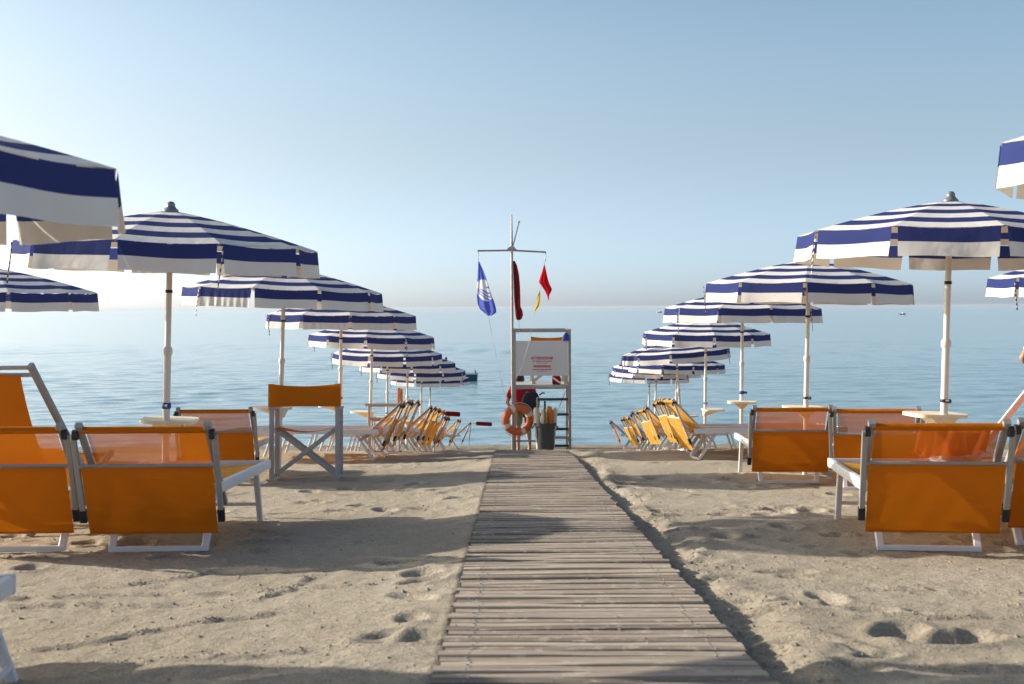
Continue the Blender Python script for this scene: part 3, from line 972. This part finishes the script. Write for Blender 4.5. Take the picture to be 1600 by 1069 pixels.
# ------------------------------------------------------------------ director chairs
def director_chair():
    t = link('director_chair', None)
    W, D = .29, .20
    for s in (-1, 1):
        MB().sweep([(s * W, -D, 0), (s * W, -D, .85)], .042, .022, sq=True, up=(0, 1, 0)).build('rear_post', 'grey_wood', t)
        MB().sweep([(s * W, D, 0), (s * W, D, .62)], .042, .022, sq=True, up=(0, 1, 0)).build('front_post', 'grey_wood', t)
        MB().sweep([(s * W, -D - .02, .632), (s * W, D + .05, .632)], .05, .022, sq=True).build('armrest', 'grey_wood', t)
        MB().sweep([(s * W, -D - .04, .012), (s * W, D + .04, .012)], .028, .022, sq=True).build('floor_rail', 'grey_wood', t)
    for yy in (-.14, .14):
        for s in (-1, 1):
            o = .012 * s
            MB().sweep([(s * (W - .012), yy + o, .03), (-s * (W - .03), yy + o, .44)], .036, .018, sq=True, up=(0, 1, 0)).build('crossed_leg', 'grey_wood', t)
    for s in (-1, 1):
        MB().sweep([(s * (W - .03), -D + .02, .445), (s * (W - .03), D - .02, .445)], .026, n=8).build('seat_rail', 'grey_wood', t)
    def seat(uu, vv):
        return ((uu - .5) * 2 * (W - .025), (vv - .5) * .36, .46 - .045 * math.sin(math.pi * uu))
    MB().sheet(seat, 14, 6).build('seat_sling', 'orange', t)
    def back(uu, vv):
        x = (uu - .5) * 2 * (W + .028)
        e = math.sin(math.pi * uu)
        return (x, -D - .028 - .020 * e ** .6, .645 + .205 * vv - .022 * e * vv ** 2 + .004 * e * (1 - vv))
    MB().sheet(back, 18, 6).build('back_sling', 'orange', t)
    def back2(uu, vv):
        x = (uu - .5) * 2 * (W + .028)
        e = math.sin(math.pi * uu)
        return (x, -D + .022 - .066 * e ** .6, .645 + .205 * vv - .022 * e * vv ** 2 + .004 * e * (1 - vv))
    MB().sheet(back2, 18, 6).build('back_lining', 'orange', t)
    return t
d1 = tag(director_chair(), 'orange director chair standing by itself on the open sand, back turned', 'director chair', 'director chairs')
settle(d1, -1.86, 10.95, 4)
d2 = tag(copy_tree(d1), 'director chair seen edge on among the side-on loungers', 'director chair', 'director chairs')
settle(d2, -1.72, 16.2, 96)
d3 = tag(copy_tree(d1), 'director chair up on the lifeguard platform behind the white board', 'director chair', 'director chairs')

# ------------------------------------------------------------------ lifeguard stand
SX, SY = 0.53, 21.6                           # centre and front of the stand
SZ = ground(SX, SY)
ls = thing('lifeguard_stand', 'tall galvanised lifeguard stand with white warning board at the boardwalk end', 'lifeguard stand')
ls.location = (SX, SY, SZ)
DP = 1.0
for x in (-.49, .49):
    for yy in (0, DP):
        gz = ground(SX + x, SY + yy) - SZ
        MB().sweep([(x, yy, gz - .08), (x, yy, 2.19)], .055, .055, sq=True, up=(0, 1, 0)).build('post', 'steel', ls)
for z, yy in ((2.16, 0), (2.16, DP), (1.15, 0), (1.15, DP)):
    MB().sweep([(-.50, yy, z), (.50, yy, z)], .05, .05, sq=True).build('cross_bar', 'steel', ls)
for x in (-.49, .49):
    for z in (2.16, 1.15):
        MB().sweep([(x, .03, z), (x, DP - .03, z)], .045, .045, sq=True).build('side_bar', 'steel', ls)
for k in range(5):
    MB().box((0, .14 + k * .18, 1.187), (.94, .165, .022)).build('platform_board', 'grey_wood', ls)
for z in (.94, .67, .41, .26, .11):
    MB().sweep([(-.08, .0, z), (.48, .0, z)], .05, .045, sq=True).build('rung', 'bin' if z not in (.26,) else 'steel', ls)
MB().sweep([(-.08, .01, -.1), (-.08, .01, .98)], .04, .03, sq=True, up=(0, 1, 0)).build('ladder_stile', 'steel', ls)
MB().sweep([(-.49, 0, .20), (-.10, 0, .20)], .03, n=8).build('low_bar', 'steel', ls)
MB().sweep([(.20, .06, .55), (.46, .06, 1.16)], .014, n=6).build('brace', 'steel', ls)
MB().sweep([(-.2, DP - .04, 1.22), (.10, DP - .04, 1.62)], .02, n=6).build('brace', 'steel', ls)
bd = MB().box((0, -.045, 1.675), (.93, .018, .62)).build('warning_board', 'sign', ls)

def text_part(txt, size, cx, cz, parent, bold=0.0):
    cu = bpy.data.curves.new('lettering', 'FONT')
    cu.body = txt
    cu.size = size
    cu.align_x = 'CENTER'
    cu.extrude = 0.0008
    cu.offset = bold
    to = bpy.data.objects.new('tmp', cu)
    COL.objects.link(to)
    dg = bpy.context.evaluated_depsgraph_get()
    me = bpy.data.meshes.new_from_object(to.evaluated_get(dg))
    bpy.data.objects.remove(to)
    me.materials.clear()
    me.materials.append(M['red_print'])
    o = link('lettering', me, parent)
    o.rotation_euler = (R(90), 0, 0)
    o.location = (cx, -.0556, cz)
    return o
text_part('ATTENZIONE', .064, 0, 1.655, bd, .0022)
text_part('WARNING', .064, 0, 1.510, bd, .0022)
for z, segs, hh in ((1.622, (.05, .09, .03, .07, .06), .014), (1.592, (.06, .04, .08), .008), (1.475, (.07, .03, .08, .05, .06), .014), (1.447, (.05, .08, .04), .008)):
    mb = MB()
    x = -(sum(segs) + .012 * (len(segs) - 1)) / 2
    for w in segs:
        mb.box((x + w / 2, -.0556, z), (w, .0016, hh))
        x += w + .012
    mb.build('small_print', 'red_print', bd)
def _place_chair():
    d3.location = (SX + .12, SY + .50, SZ + 1.199)
    d3.rotation_euler = (0, 0, R(2))
_place_chair()

# flag pole and its yard
FX, FY = 0.005, 21.52
fp = thing('flag_pole', 'slim flag pole with a cross yard beside the lifeguard stand', 'flag pole')
FZ = ground(FX, FY)
fp.location = (FX, FY, FZ)
MB().sweep([(0, 0, -.3), (0, 0, 3.62), (0, 0, 4.18)], [.05, .045, .022], n=10).build('mast', 'steel', fp)
yd = MB().sweep([(-.605, 0, 3.545), (0, 0, 3.55), (.605, 0, 3.515)], .032, n=8).build('yard', 'steel', fp)
mb = MB()
pl = [(-.10, 3.55), (.09, 3.55), (.055, 3.60), (.02, 3.625), (-.025, 3.62), (-.065, 3.595)]
mb.add([(x, -.030, z) for x, z in pl] + [(x, -.022, z) for x, z in pl], [tuple(range(6)), tuple(reversed(range(6, 12)))] + [(i, 6 + i, 6 + (i + 1) % 6, (i + 1) % 6) for i in range(6)])
mb.build('gusset', 'steel', fp, smooth=False)
MB().sweep([(.015, -.02, 3.60), (.13, -.02, 4.05)], .022, n=8).build('stay_rod', 'steel', fp)
MB().lathe([(.0, 4.03), (.02, 4.035), (.02, 4.06), (.0, 4.065)], 10, (.13, -.02, 0)).build('rod_tip', 'steel', fp)
for x, z0 in ((-.595, 3.53), (.595, 3.50)):
    MB().sweep([(x, 0, z0), (x + .01, 0, z0 - .05), (x - .005, 0, z0 - .085), (x, 0, z0 - .15)], .014, n=6).build('hanger', 'steel', fp)

def outline_flag(name, rows, mats, label, cat, fold=.05, nf=3.0, pat=None, nu=26, nv=44, ph=0.0):
    """cloth hung from a corner: rows of (height, left, right) from top to bottom"""
    zs = [r[0] for r in rows]
    k = np.linspace(0, 1, len(rows))
    def f(uu, vv):
        l, r_, z = (float(np.interp(vv, k, [q[i] for q in rows])) for i in (1, 2, 0))
        w = r_ - l
        yy = fold * math.sin(nf * math.pi * uu + 2.2 * vv + ph) * min(1, w / .25) + .02 * math.sin(5 * vv + 2 * uu)
        return (l + w * uu, yy, z)
    mb = MB()
    mb.sheet(f, nu, nv, pat or 0)
    o = mb.build(name, mats)
    o.location = (FX, FY - .03, FZ)
    return tag(o, label, cat)
def P88(px, py):                               # small plan of the flags, 88 units to the metre
    return ((px - 800) / 88.0, (707 - py) / 88.0)
def rows_of(lst):
    return [((707 - y_) / 88.0, (l - 800) / 88.0, (r_ - 800) / 88.0) for y_, l, r_ in lst]
blue_rows = rows_of([(411, 747.6, 749), (424, 747, 755), (438, 746.2, 760), (452, 745, 764.5), (466, 745, 769), (477, 746.2, 773), (486, 750, 775.3), (491, 756, 775.4), (496, 762, 768)])
def blue_pat(uu, vv):
    z = 411 + 85 * vv
    k = np.linspace(0, 1, len(blue_rows))
    l = 800 + 88 * float(np.interp(vv, k, [q[1] for q in blue_rows]))
    r_ = 800 + 88 * float(np.interp(vv, k, [q[2] for q in blue_rows]))
    yv = 707 - 88 * float(np.interp(vv, k, [q[0] for q in blue_rows]))
    x = l + (r_ - l) * uu
    dx, dy = x - (757.5 + (yv - 456) * .22), yv - 456.5
    if (dx / 13.2) ** 2 + (dy / 17.0) ** 2 > 1:
        return 0
    for c in (0.0, 5.2, 10.4):                  # three sweeping wave bands
        t = dy - (dx * .62 + 2.5 + c - .03 * dx * dx)
        if abs(t) < 1.25 and dx < 7 and dy > -3:
            return 0
    if (dx - 5.5) ** 2 + (dy + 7) ** 2 < 15 and not (dx - 4.3) ** 2 + (dy + 8.2) ** 2 < 10:
        return 0
    return 1
outline_flag('flag', blue_rows, ['flag_blue', 'flag_white'], 'blue flag with a white disc and blue wave stripes', 'flag', .06, 2.4, blue_pat, 60, 90)
outline_flag('furled_flag', rows_of([(411, 801.8, 804.5), (418, 802, 808), (432, 802.2, 811), (450, 802.6, 812.5), (470, 803.2, 813), (482, 804, 813), (488, 804.5, 816), (495, 805, 817), (501, 806, 815), (503, 808, 812)]),
             'dark_red', 'dark red flag furled against the mast', 'flag', .045, 4.0, ph=1)
outline_flag('pennant', rows_of([(417, 850, 851), (426, 847.5, 853), (436, 844, 855), (444, 841.5, 857), (449, 845, 859), (455, 849, 862), (458, 851, 861.5), (464, 854, 858), (473, 856.4, 857.2)]),
             'red', 'bright red pennant hanging from the yard end', 'flag', .05, 2.6, ph=2)
outline_flag('streamer', rows_of([(457, 842.5, 843.5), (464, 840, 844), (474, 838.5, 843), (482, 836, 841.5), (488, 834.5, 838), (490, 835, 836)]),
             'yellow', 'narrow yellow flag gathered below the red pennant', 'flag', .03, 2.0, ph=.5)
def rope(pts, label):
    o = MB().sweep(pts, .007, n=5).build('rope', 'rope')
    o.location = (FX, FY - .03, FZ)
    return tag(o, label, 'rope')
def p3(px, py, yy=0.0):
    a, b = P88(px, py)
    return (a, yy, b)
rope([p3(763, 496), p3(768, 525), p3(775, 560), p3(779.5, 580), p3(786, 610, -.1), p3(793, 634, -.1), p3(799, 640, -.02)], 'thin rope slanting down from the blue flag')
rope([p3(835.5, 490), p3(832, 505), p3(828, 530, -.1), p3(815, 575, -.12), p3(801, 600, .03)], 'thin rope running down from the yellow flag')
rope([p3(850.5, 411), p3(848, 440, .05), p3(843, 458)], 'thin rope from the yard end to the yellow flag')
rope([p3(810, 502), p3(812, 515, -.02), p3(809, 524), p3(801.5, 525)], 'thin rope tying the furled flag to the mast')

# ------------------------------------------------------------------ things around the stand
def torus(mb, Rm, r, n=40, m=12, band=None):
    vs = []
    for i in range(n):
        a = 2 * math.pi * i / n
        for j in range(m):
            b = 2 * math.pi * j / m
            vs.append(((Rm + r * math.cos(b)) * math.cos(a), r * 0.8 * math.sin(b), (Rm + r * math.cos(b)) * math.sin(a)))
    o = len(mb.v)
    mb.v += vs
    for i in range(n):
        for j in range(m):
            mb.f.append((o + i * m + j, o + i * m + (j + 1) % m, o + ((i + 1) % n) * m + (j + 1) % m, o + ((i + 1) % n) * m + j))
            mb.m.append(0)
    return mb
ring = thing('life_ring', 'orange life ring with white bands hung on the lifeguard stand post', 'life ring')
ring.location = (.10, 21.48, SZ + .59)
ring.rotation_euler = (R(6), R(12), R(14))
torus(MB(), .22, .068).build('float', 'ring', ring)
for k in range(4):
    a0 = R(38 + 90 * k)
    mb = MB()
    n, m = 5, 12
    vs = []
    for i in range(n):
        a = a0 + R(-9 + 18 * i / (n - 1))
        for j in range(m):
            b = 2 * math.pi * j / m
            vs.append(((.22 + .071 * math.cos(b)) * math.cos(a), .071 * .8 * math.sin(b), (.22 + .071 * math.cos(b)) * math.sin(a)))
    mb.add(vs, [(i * m + j, i * m + (j + 1) % m, (i + 1) * m + (j + 1) % m, (i + 1) * m + j) for i in range(n - 1) for j in range(m)])
    mb.build('white_band', 'ring_w', ring)
mb = MB()
pts = []
for i in range(33):
    a = 2 * math.pi * i / 32
    rr_ = .292 + .018 * abs(math.sin(2 * (a - R(38))))
    pts.append((rr_ * math.cos(a), 0, rr_ * math.sin(a)))
mb.sweep(pts, .012, n=6, up=(0, 1, 0))
mb.build('grab_line', 'rope', ring)

bx, by_ = .575, 21.32
bin_ = thing('waste_bin', 'dark grey plastic bin full of rolled cloths by the lifeguard stand', 'bin')
bin_.location = (bx, by_, ground(bx, by_) - .01)
MB().lathe([(.0, 0), (.145, 0), (.15, .02), (.178, .50), (.168, .50), (.14, .03), (.0, .03)], 24).build('tub', 'bin', bin_)
MB().lathe([(.176, .475), (.205, .48), (.205, .525), (.17, .525), (.17, .515), (.176, .51)], 24).build('rim', 'bin', bin_)
for s in (-1, 1):
    MB().sweep([(s * .20, -.05, .47), (s * .23, -.05, .44), (s * .23, .05, .44), (s * .20, .05, .47)], .02, n=6).build('handle', 'bin', bin_)
for k, (x, yy, h, r, m, nm) in enumerate(((-.10, -.03, .80, .055, 'cream', 'cream'), (-.02, -.06, .78, .045, 'cream', 'pale cream'), (.05, .04, .82, .05, 'yellow', 'yellow'), (.075, -.05, .77, .036, 'ring', 'orange'), (.12, .02, .79, .04, 'cream', 'buff'))):
    o = MB().lathe([(.0, .06), (r * .8, .06), (r, .12), (r * .97, h * .55), (r * 1.02, h - .10), (r * .9, h - .03), (r * .45, h), (.0, h - .01)], 14).build('rolled_cloth', m)
    o.location = (bx + x, by_ + yy, bin_.location.z)
    o.rotation_euler = (R(_r.uniform(-2, 2)), R(x * 40), 0)
    tag(o, '%s rolled cloth standing in the dark grey bin%s' % (nm, (', at its edge' if k == 0 else '')), 'rolled cloth', 'rolled cloths in the bin')
st_ = MB().sweep([(0, 0, .05), (0, 0, .92)], .022, n=8).sweep([(0, 0, .78), (0, 0, .92)], .034, n=8).build('stick', 'black')
st_.location = (bx - .005, by_ - .11, bin_.location.z)
tag(st_, 'black handled stick upright in the dark grey bin', 'stick')

kit = thing('first_aid_bag', 'small dark red bag sitting on the lifeguard platform edge', 'bag')
kit.location = (SX + .26, SY + .10, SZ + 1.2)
MB().box((0, 0, .075), (.15, .10, .15), ch=.015).build('body', 'dark_red', kit)
MB().box((0, -.052, .075), (.16, .006, .03), Matrix.Rotation(R(35), 3, 'Y')).build('strap', 'ring_w', kit)
MB().sweep([(-.04, 0, .15), (-.03, 0, .185), (.03, 0, .185), (.04, 0, .15)], .014, n=6).build('handle', 'black', kit)
cap = MB()
cap.sheet(lambda a, b: (.075 * math.cos(6.283 * a) * (.25 + .75 * math.sin(1.6 * b)), .06 * math.sin(6.283 * a) * (.25 + .75 * math.sin(1.6 * b)), .14 * (1 - b) + .012 * math.sin(18 * a) * b), 22, 8)
capo = cap.build('cap', 'blue_plastic')
capo.location = (SX + .43, SY - .06, SZ + 1.985)
tag(capo, 'blue cap hung on the top corner of the lifeguard stand', 'cap')

# ------------------------------------------------------------------ people
def skin_mesh(name, J, E, mname, parent, sub=2):
    keys = list(J)
    me = bpy.data.meshes.new(name)
    me.from_pydata([J[k][0] for k in keys], [(keys.index(a), keys.index(b)) for a, b in E], [])
    me.materials.append(M[mname])
    o = link(name, me, parent)
    md = o.modifiers.new('skin', 'SKIN')
    md.use_smooth_shade = True
    sv = me.skin_vertices[0].data
    for i, k in enumerate(keys):
        r = J[k][1]
        sv[i].radius = r if isinstance(r, tuple) else (r, r)
        sv[i].use_root = (i == 0)
    sb = o.modifiers.new('sub', 'SUBSURF')
    sb.levels = sub
    sb.render_levels = sub
    return o

def person(label, pose):
    root = thing('person', label, 'person')
    J, E = {}, []
    def j(k, p, r, to=None):
        J[k] = (p, r)
        if to:
            E.append((to, k))
    p = pose
    j('pelvis', p['pelvis'], (.135, .10))
    j('waist', p['waist'], (.125, .09), 'pelvis')
    j('chest', p['chest'], (.155, .105), 'waist')
    j('nape', p['nape'], (.075, .07), 'chest')
    j('neck', p['neck'], (.052, .052), 'nape')
    j('jaw', p['jaw'], (.066, .072), 'neck')
    j('skull', p['skull'], (.082, .095), 'jaw')
    j('crown', p['crown'], (.055, .062), 'skull')
    for s in 'lr':
        j('sh' + s, p['sh' + s], .058, 'chest')
        j('el' + s, p['el' + s], .040, 'sh' + s)
        j('wr' + s, p['wr' + s], (.024, .030), 'el' + s)
        el, wr = Vector(p['el' + s]), Vector(p['wr' + s])
        d = (wr - el).normalized()
        side = d.cross(Vector((0, 0, 1))).normalized() if abs(d.z) < .9 else Vector((0, 1, 0))
        palm = wr + d * .075
        j('pa' + s, tuple(palm), (.018, .036), 'wr' + s)
        for q, (off, ln) in enumerate(((-.027, .070), (-.009, .080), (.009, .076), (.027, .060))):
            b = palm + side * off + d * .012
            curl = Vector((0, 0, -.4)) + d
            j('f%s%d' % (s, q), tuple(b), .0095, 'pa' + s)
            j('g%s%d' % (s, q), tuple(b + d * ln * .55), .0085, 'f%s%d' % (s, q))
            j('h%s%d' % (s, q), tuple(b + d * ln * .55 + curl.normalized() * ln * .45), .007, 'g%s%d' % (s, q))
        j('t0' + s, tuple(wr + d * .03 - side * .035), .011, 'wr' + s)
        j('t1' + s, tuple(wr + d * .075 - side * .060), .009, 't0' + s)
        j('hp' + s, p['hp' + s], .085, 'pelvis')
        j('kn' + s, p['kn' + s], .056, 'hp' + s)
        j('ca' + s, tuple(Vector(p['kn' + s]).lerp(Vector(p['an' + s]), .35)), .052, 'kn' + s)
        j('an' + s, p['an' + s], .034, 'ca' + s)
        a = Vector(p['an' + s])
        j('he' + s, (a.x, a.y - .03, .035), .034, 'an' + s)
        j('to' + s, (a.x, a.y + .16, .025), (.040, .022), 'he' + s)
    skin_mesh('body', J, E, 'skin', root)
    # clothes are wider skins over the same joints
    def dressed(name, ks, es, mname):
        skin_mesh(name, {k: v for k, v in ks.items()}, es, mname, root)
    T = {'chest': (p['chest'], (.190, .155)), 'waist': (p['waist'], (.165, .130)), 'nape': (p['nape'], (.115, .115)), 'pelvis': (p['pelvis'], (.165, .130))}
    Es = [('waist', 'chest'), ('chest', 'nape'), ('waist', 'pelvis')]
    for s in 'lr':
        T['sh' + s] = (p['sh' + s], .088)
        T['sl' + s] = (tuple(Vector(p['sh' + s]).lerp(Vector(p['el' + s]), .72)), .060)
        Es += [('chest', 'sh' + s), ('sh' + s, 'sl' + s)]
    dressed('shirt', T, Es, p.get('shirt', 'shirt'))
    T = {'pelvis': ((p['pelvis'][0], p['pelvis'][1], p['pelvis'][2] - .02), (.152, .118))}
    Es = []
    for s in 'lr':
        T['hp' + s] = (p['hp' + s], .102)
        T['hm' + s] = (tuple(Vector(p['hp' + s]).lerp(Vector(p['kn' + s]), .85)), .082)
        Es += [('pelvis', 'hp' + s), ('hp' + s, 'hm' + s)]
    dressed('shorts', T, Es, p.get('shorts', 'shorts'))
    sk, cr = Vector(p['skull']), Vector(p['crown'])
    ax = (cr - sk).normalized()
    mb = MB()
    mb.lathe([(.096, -.05), (.103, -.01), (.101, .03), (.086, .068), (.055, .095), (.012, .105)], 18)
    h = mb.build('hair', 'hair', root)
    h.matrix_basis = Matrix.Translation(sk - Vector(p['face']) * .018) @ ax.to_track_quat('Z', 'Y').to_matrix().to_4x4() @ Matrix.Scale(1.08, 4, (0, 1, 0))
    fc = Vector(p['face']).normalized()
    sd = fc.cross(ax).normalized()
    mid = Vector(p['jaw']).lerp(sk, .55)
    mb = MB()
    mb.sweep([mid + fc * .085 + ax * .03, mid + fc * .108 - ax * .01, mid + fc * .085 - ax * .018], [.014, .030, .018], n=8)
    mb.build('nose', 'skin', root)
    for s in (-1, 1):
        MB().lathe([(.0, -.012), (.011, -.006), (.011, .006), (.0, .012)], 10).build('eye', 'hair', root).location = mid + fc * .088 + sd * (s * .032) + ax * .03
        MB().sweep([mid + sd * (s * .082) + ax * .03, mid + sd * (s * .098) + ax * .012, mid + sd * (s * .082) - ax * .03], [.018, .034, .016], [.012, .02, .012], n=8).build('ear', 'skin', root)
    MB().sweep([mid + fc * .084 - ax * .045 - sd * .022, mid + fc * .092 - ax * .043, mid + fc * .084 - ax * .045 + sd * .022], .010, n=6).build('mouth', 'dark_red', root)
    return root

bend = dict(pelvis=(0, 0, .82), waist=(0, .03, .96), chest=(0, .12, 1.15), nape=(-.01, .22, 1.27), neck=(-.02, .27, 1.315), jaw=(-.03, .325, 1.345), skull=(-.035, .345, 1.40), crown=(-.035, .345, 1.465),
            shl=(-.205, .17, 1.20), ell=(-.30, .20, .95), wrl=(-.22, .38, .86), shr=(.205, .17, 1.20), elr=(.27, .22, .95), wrr=(.18, .40, .86),
            hpl=(-.095, 0, .78), knl=(-.10, .05, .43), anl=(-.11, -.02, .08), hpr=(.095, 0, .78), knr=(.11, .06, .43), anr=(.12, -.01, .08), face=(0, 1, -.25))
PX, PY = .22, 23.9
p1 = person('person in red shirt bending forward behind the life ring with a black backpack', bend)
p1.location = (PX, PY, ground(PX, PY))
p1.rotation_euler.z = R(8)
bag = thing('backpack', 'black backpack worn by the bending person in red', 'backpack')
bag.matrix_world = Matrix.Translation((PX + .13, PY - .17, ground(PX, PY) + .93)) @ Matrix.Rotation(R(-20), 4, 'X') @ Matrix.Rotation(R(9), 4, 'Y')
mb = MB()
mb.sheet(lambda a, b: (math.copysign(abs(math.cos(6.283 * a)) ** .6, math.cos(6.283 * a)) * .185 * (math.sin(math.pi * (.06 + .9 * b)) ** .35), -.02 + math.copysign(abs(math.sin(6.283 * a)) ** .6, math.sin(6.283 * a)) * .11 * (math.sin(math.pi * (.04 + .92 * b)) ** .4), .24 - .52 * b), 28, 16)
mb.build('sack', 'pack', bag)
mb = MB()
mb.sheet(lambda a, b: (math.cos(6.283 * a) * .12 * math.sin(math.pi * (.05 + .9 * b)) ** .4, -.105 + math.sin(6.283 * a) * .05 * math.sin(math.pi * (.05 + .9 * b)) ** .4, -.02 - .20 * b), 20, 8)
mb.build('front_pocket', 'pack', bag)
for s in (-1, 1):
    MB().sweep([(s * .10, .09, .22), (s * .13, .16, .16), (s * .14, .12, -.12)], .035, .012, sq=True).build('shoulder_strap', 'pack', bag)
MB().sweep([(.15, -.05, .20), (.21, -.05, .26), (.25, -.05, .25)], .03, n=6).build('loose_strap', 'pack', bag)

stand = dict(pelvis=(0, 0, .92), waist=(0, .01, 1.07), chest=(0, .0, 1.27), nape=(0, -.01, 1.42), neck=(0, 0, 1.48), jaw=(0, .025, 1.555), skull=(0, .01, 1.62), crown=(0, 0, 1.685),
             shl=(-.205, 0, 1.36), ell=(-.40, -.05, 1.13), wrl=(-.21, .07, 1.0), shr=(.205, 0, 1.36), elr=(.26, -.03, 1.08), wrr=(.27, .08, .86),
             hpl=(-.095, 0, .86), knl=(-.10, .02, .48), anl=(-.11, -.02, .08), hpr=(.095, 0, .86), knr=(.11, .02, .48), anr=(.12, -.02, .08), face=(0, 1, -.1), shirt='flag_white', shorts='flag_blue')
p2 = person('person standing with one hand on the hip, elbow out', stand)
QX, QY = 6.25, 14.0
p2.location = (QX, QY, ground(QX, QY))

# ------------------------------------------------------------------ dark red rolls at the far loungers
for k, (x, yy, z, lab) in enumerate(((-1.04, 19.1, .60, 'dark red bolster poking out past the side-on loungers, larger one'), (-.90, 30.4, .62, 'dark red bolster poking out past the last side-on lounger'))):
    t = thing('bolster', lab, 'bolster', 'dark red bolsters')
    t.location = (x, yy, ground(x, yy) + z)
    t.rotation_euler = (0, R(4), R(4))
    MB().sweep([(-.02, 0, 0), (0, 0, 0), (.20, 0, 0), (.22, 0, 0)] if k == 0 else [(-.02, 0, 0), (0, 0, 0), (.36, 0, 0), (.39, 0, 0)], [.04, .075, .075, .05] if k == 0 else [.05, .10, .10, .07], n=14).build('roll', 'dark_red', t)
    MB().sweep([(.10, 0, 0), (.13, 0, 0)], .079 if k == 0 else .104, n=14).build('band', 'red', t)
    MB().sweep([(0, 0, 0), (-.14, .0, -.02), (-.16, 0, -z - .02)], .022, n=6).build('stake', 'alu', t)

# ------------------------------------------------------------------ boats and buoy
def boat(loc, rz, L, B, H, hull, label, cabin=False):
    t = thing('boat', label, 'boat')
    t.location = loc
    t.rotation_euler.z = R(rz)
    mb = MB()
    def f(uu, vv):
        s = uu * 2 - 1
        w = B / 2 * (1 - max(0, s) ** 2.4) * (1 - .25 * max(0, -s) ** 2)
        a = (vv - .5) * 2
        return (s * L / 2 * (1 + .04 * abs(a)), w * math.copysign(abs(a) ** .55, a), -.12 + (H + .12 + .18 * H * max(0, s) ** 2) * abs(a) ** 2.2)
    mb.sheet(f, 20, 14)
    mb.build('hull', hull, t)
    pts = [(f(i / 20, 0)) for i in range(21)] + [f(1 - i / 20, 1) for i in range(21)]
    MB().sweep(pts, .06 * max(1, L / 3), n=6).build('gunwale', 'boat_white', t)
    tr = MB()
    q = [f(0, i / 14) for i in range(15)]
    tr.add(q, [tuple(range(15))])
    tr.build('transom', hull, t)
    for s in (-.3, .12):
        MB().box((s * L, 0, H * .7), (.2 * L / 3, B * .82, .03)).build('thwart', 'boat_white', t)
    if cabin:
        MB().box((.05 * L, 0, H * 1.35), (L * .3, B * .6, H * .9), ch=.05).build('cabin', 'boat_white', t)
    else:
        MB().sweep([(-L * .46, 0, H * .5), (-L * .48, 0, H + .08), (-L * .46, .05, H + .2)], .09, n=8).build('outboard', 'pack', t)
    return t
boat((-3.45, 72, 0), 178, 2.7, 1.1, .42, 'teal', 'small teal boat moored behind the far striped umbrellas')
boat((180, 560, 0), 20, 3.0, 1.2, .5, 'pack', 'dark tiny boat far out near the horizon', True)
boat((102, 840, 0), 8, 3.6, 1.4, .8, 'boat_white', 'white speck of a boat far out beside the umbrella row', True)
by = thing('buoy', 'small dark buoy floating beyond the striped umbrellas', 'buoy')
by.location = (-5.55, 102, 0)
MB().lathe([(.0, -.06), (.09, -.04), (.12, .04), (.11, .10), (.06, .16), (.03, .18)], 14).build('float', 'pack', by)
MB().sweep([(0, 0, .17), (0, 0, .26)], .04, n=8).build('top_mark', 'pack', by)

# ------------------------------------------------------------------ haze over the water
hz = MB()
hz.box((0, 4300, 1.6), (12000, 9200, 11.2))
hzo = link('haze', None) if False else None
me = bpy.data.meshes.new('haze')
me.from_pydata(hz.v, [], hz.f)
hm = bpy.data.materials.new('haze')
hm.use_nodes = True
nt = hm.node_tree
for n in list(nt.nodes):
    if n.type != 'OUTPUT_MATERIAL':
        nt.nodes.remove(n)
pv = nt.nodes.new('ShaderNodeVolumePrincipled')
pv.inputs['Color'].default_value = (0.66, 0.745, 0.83, 1)
pv.inputs['Density'].default_value = 0.00013
pv.inputs['Anisotropy'].default_value = 0.2
nt.links.new(pv.outputs[0], nt.nodes['Material Output'].inputs['Volume'])
me.materials.append(hm)
hzo = link('haze', me)
tag(hzo, 'thin sea haze', None, None, 'stuff')
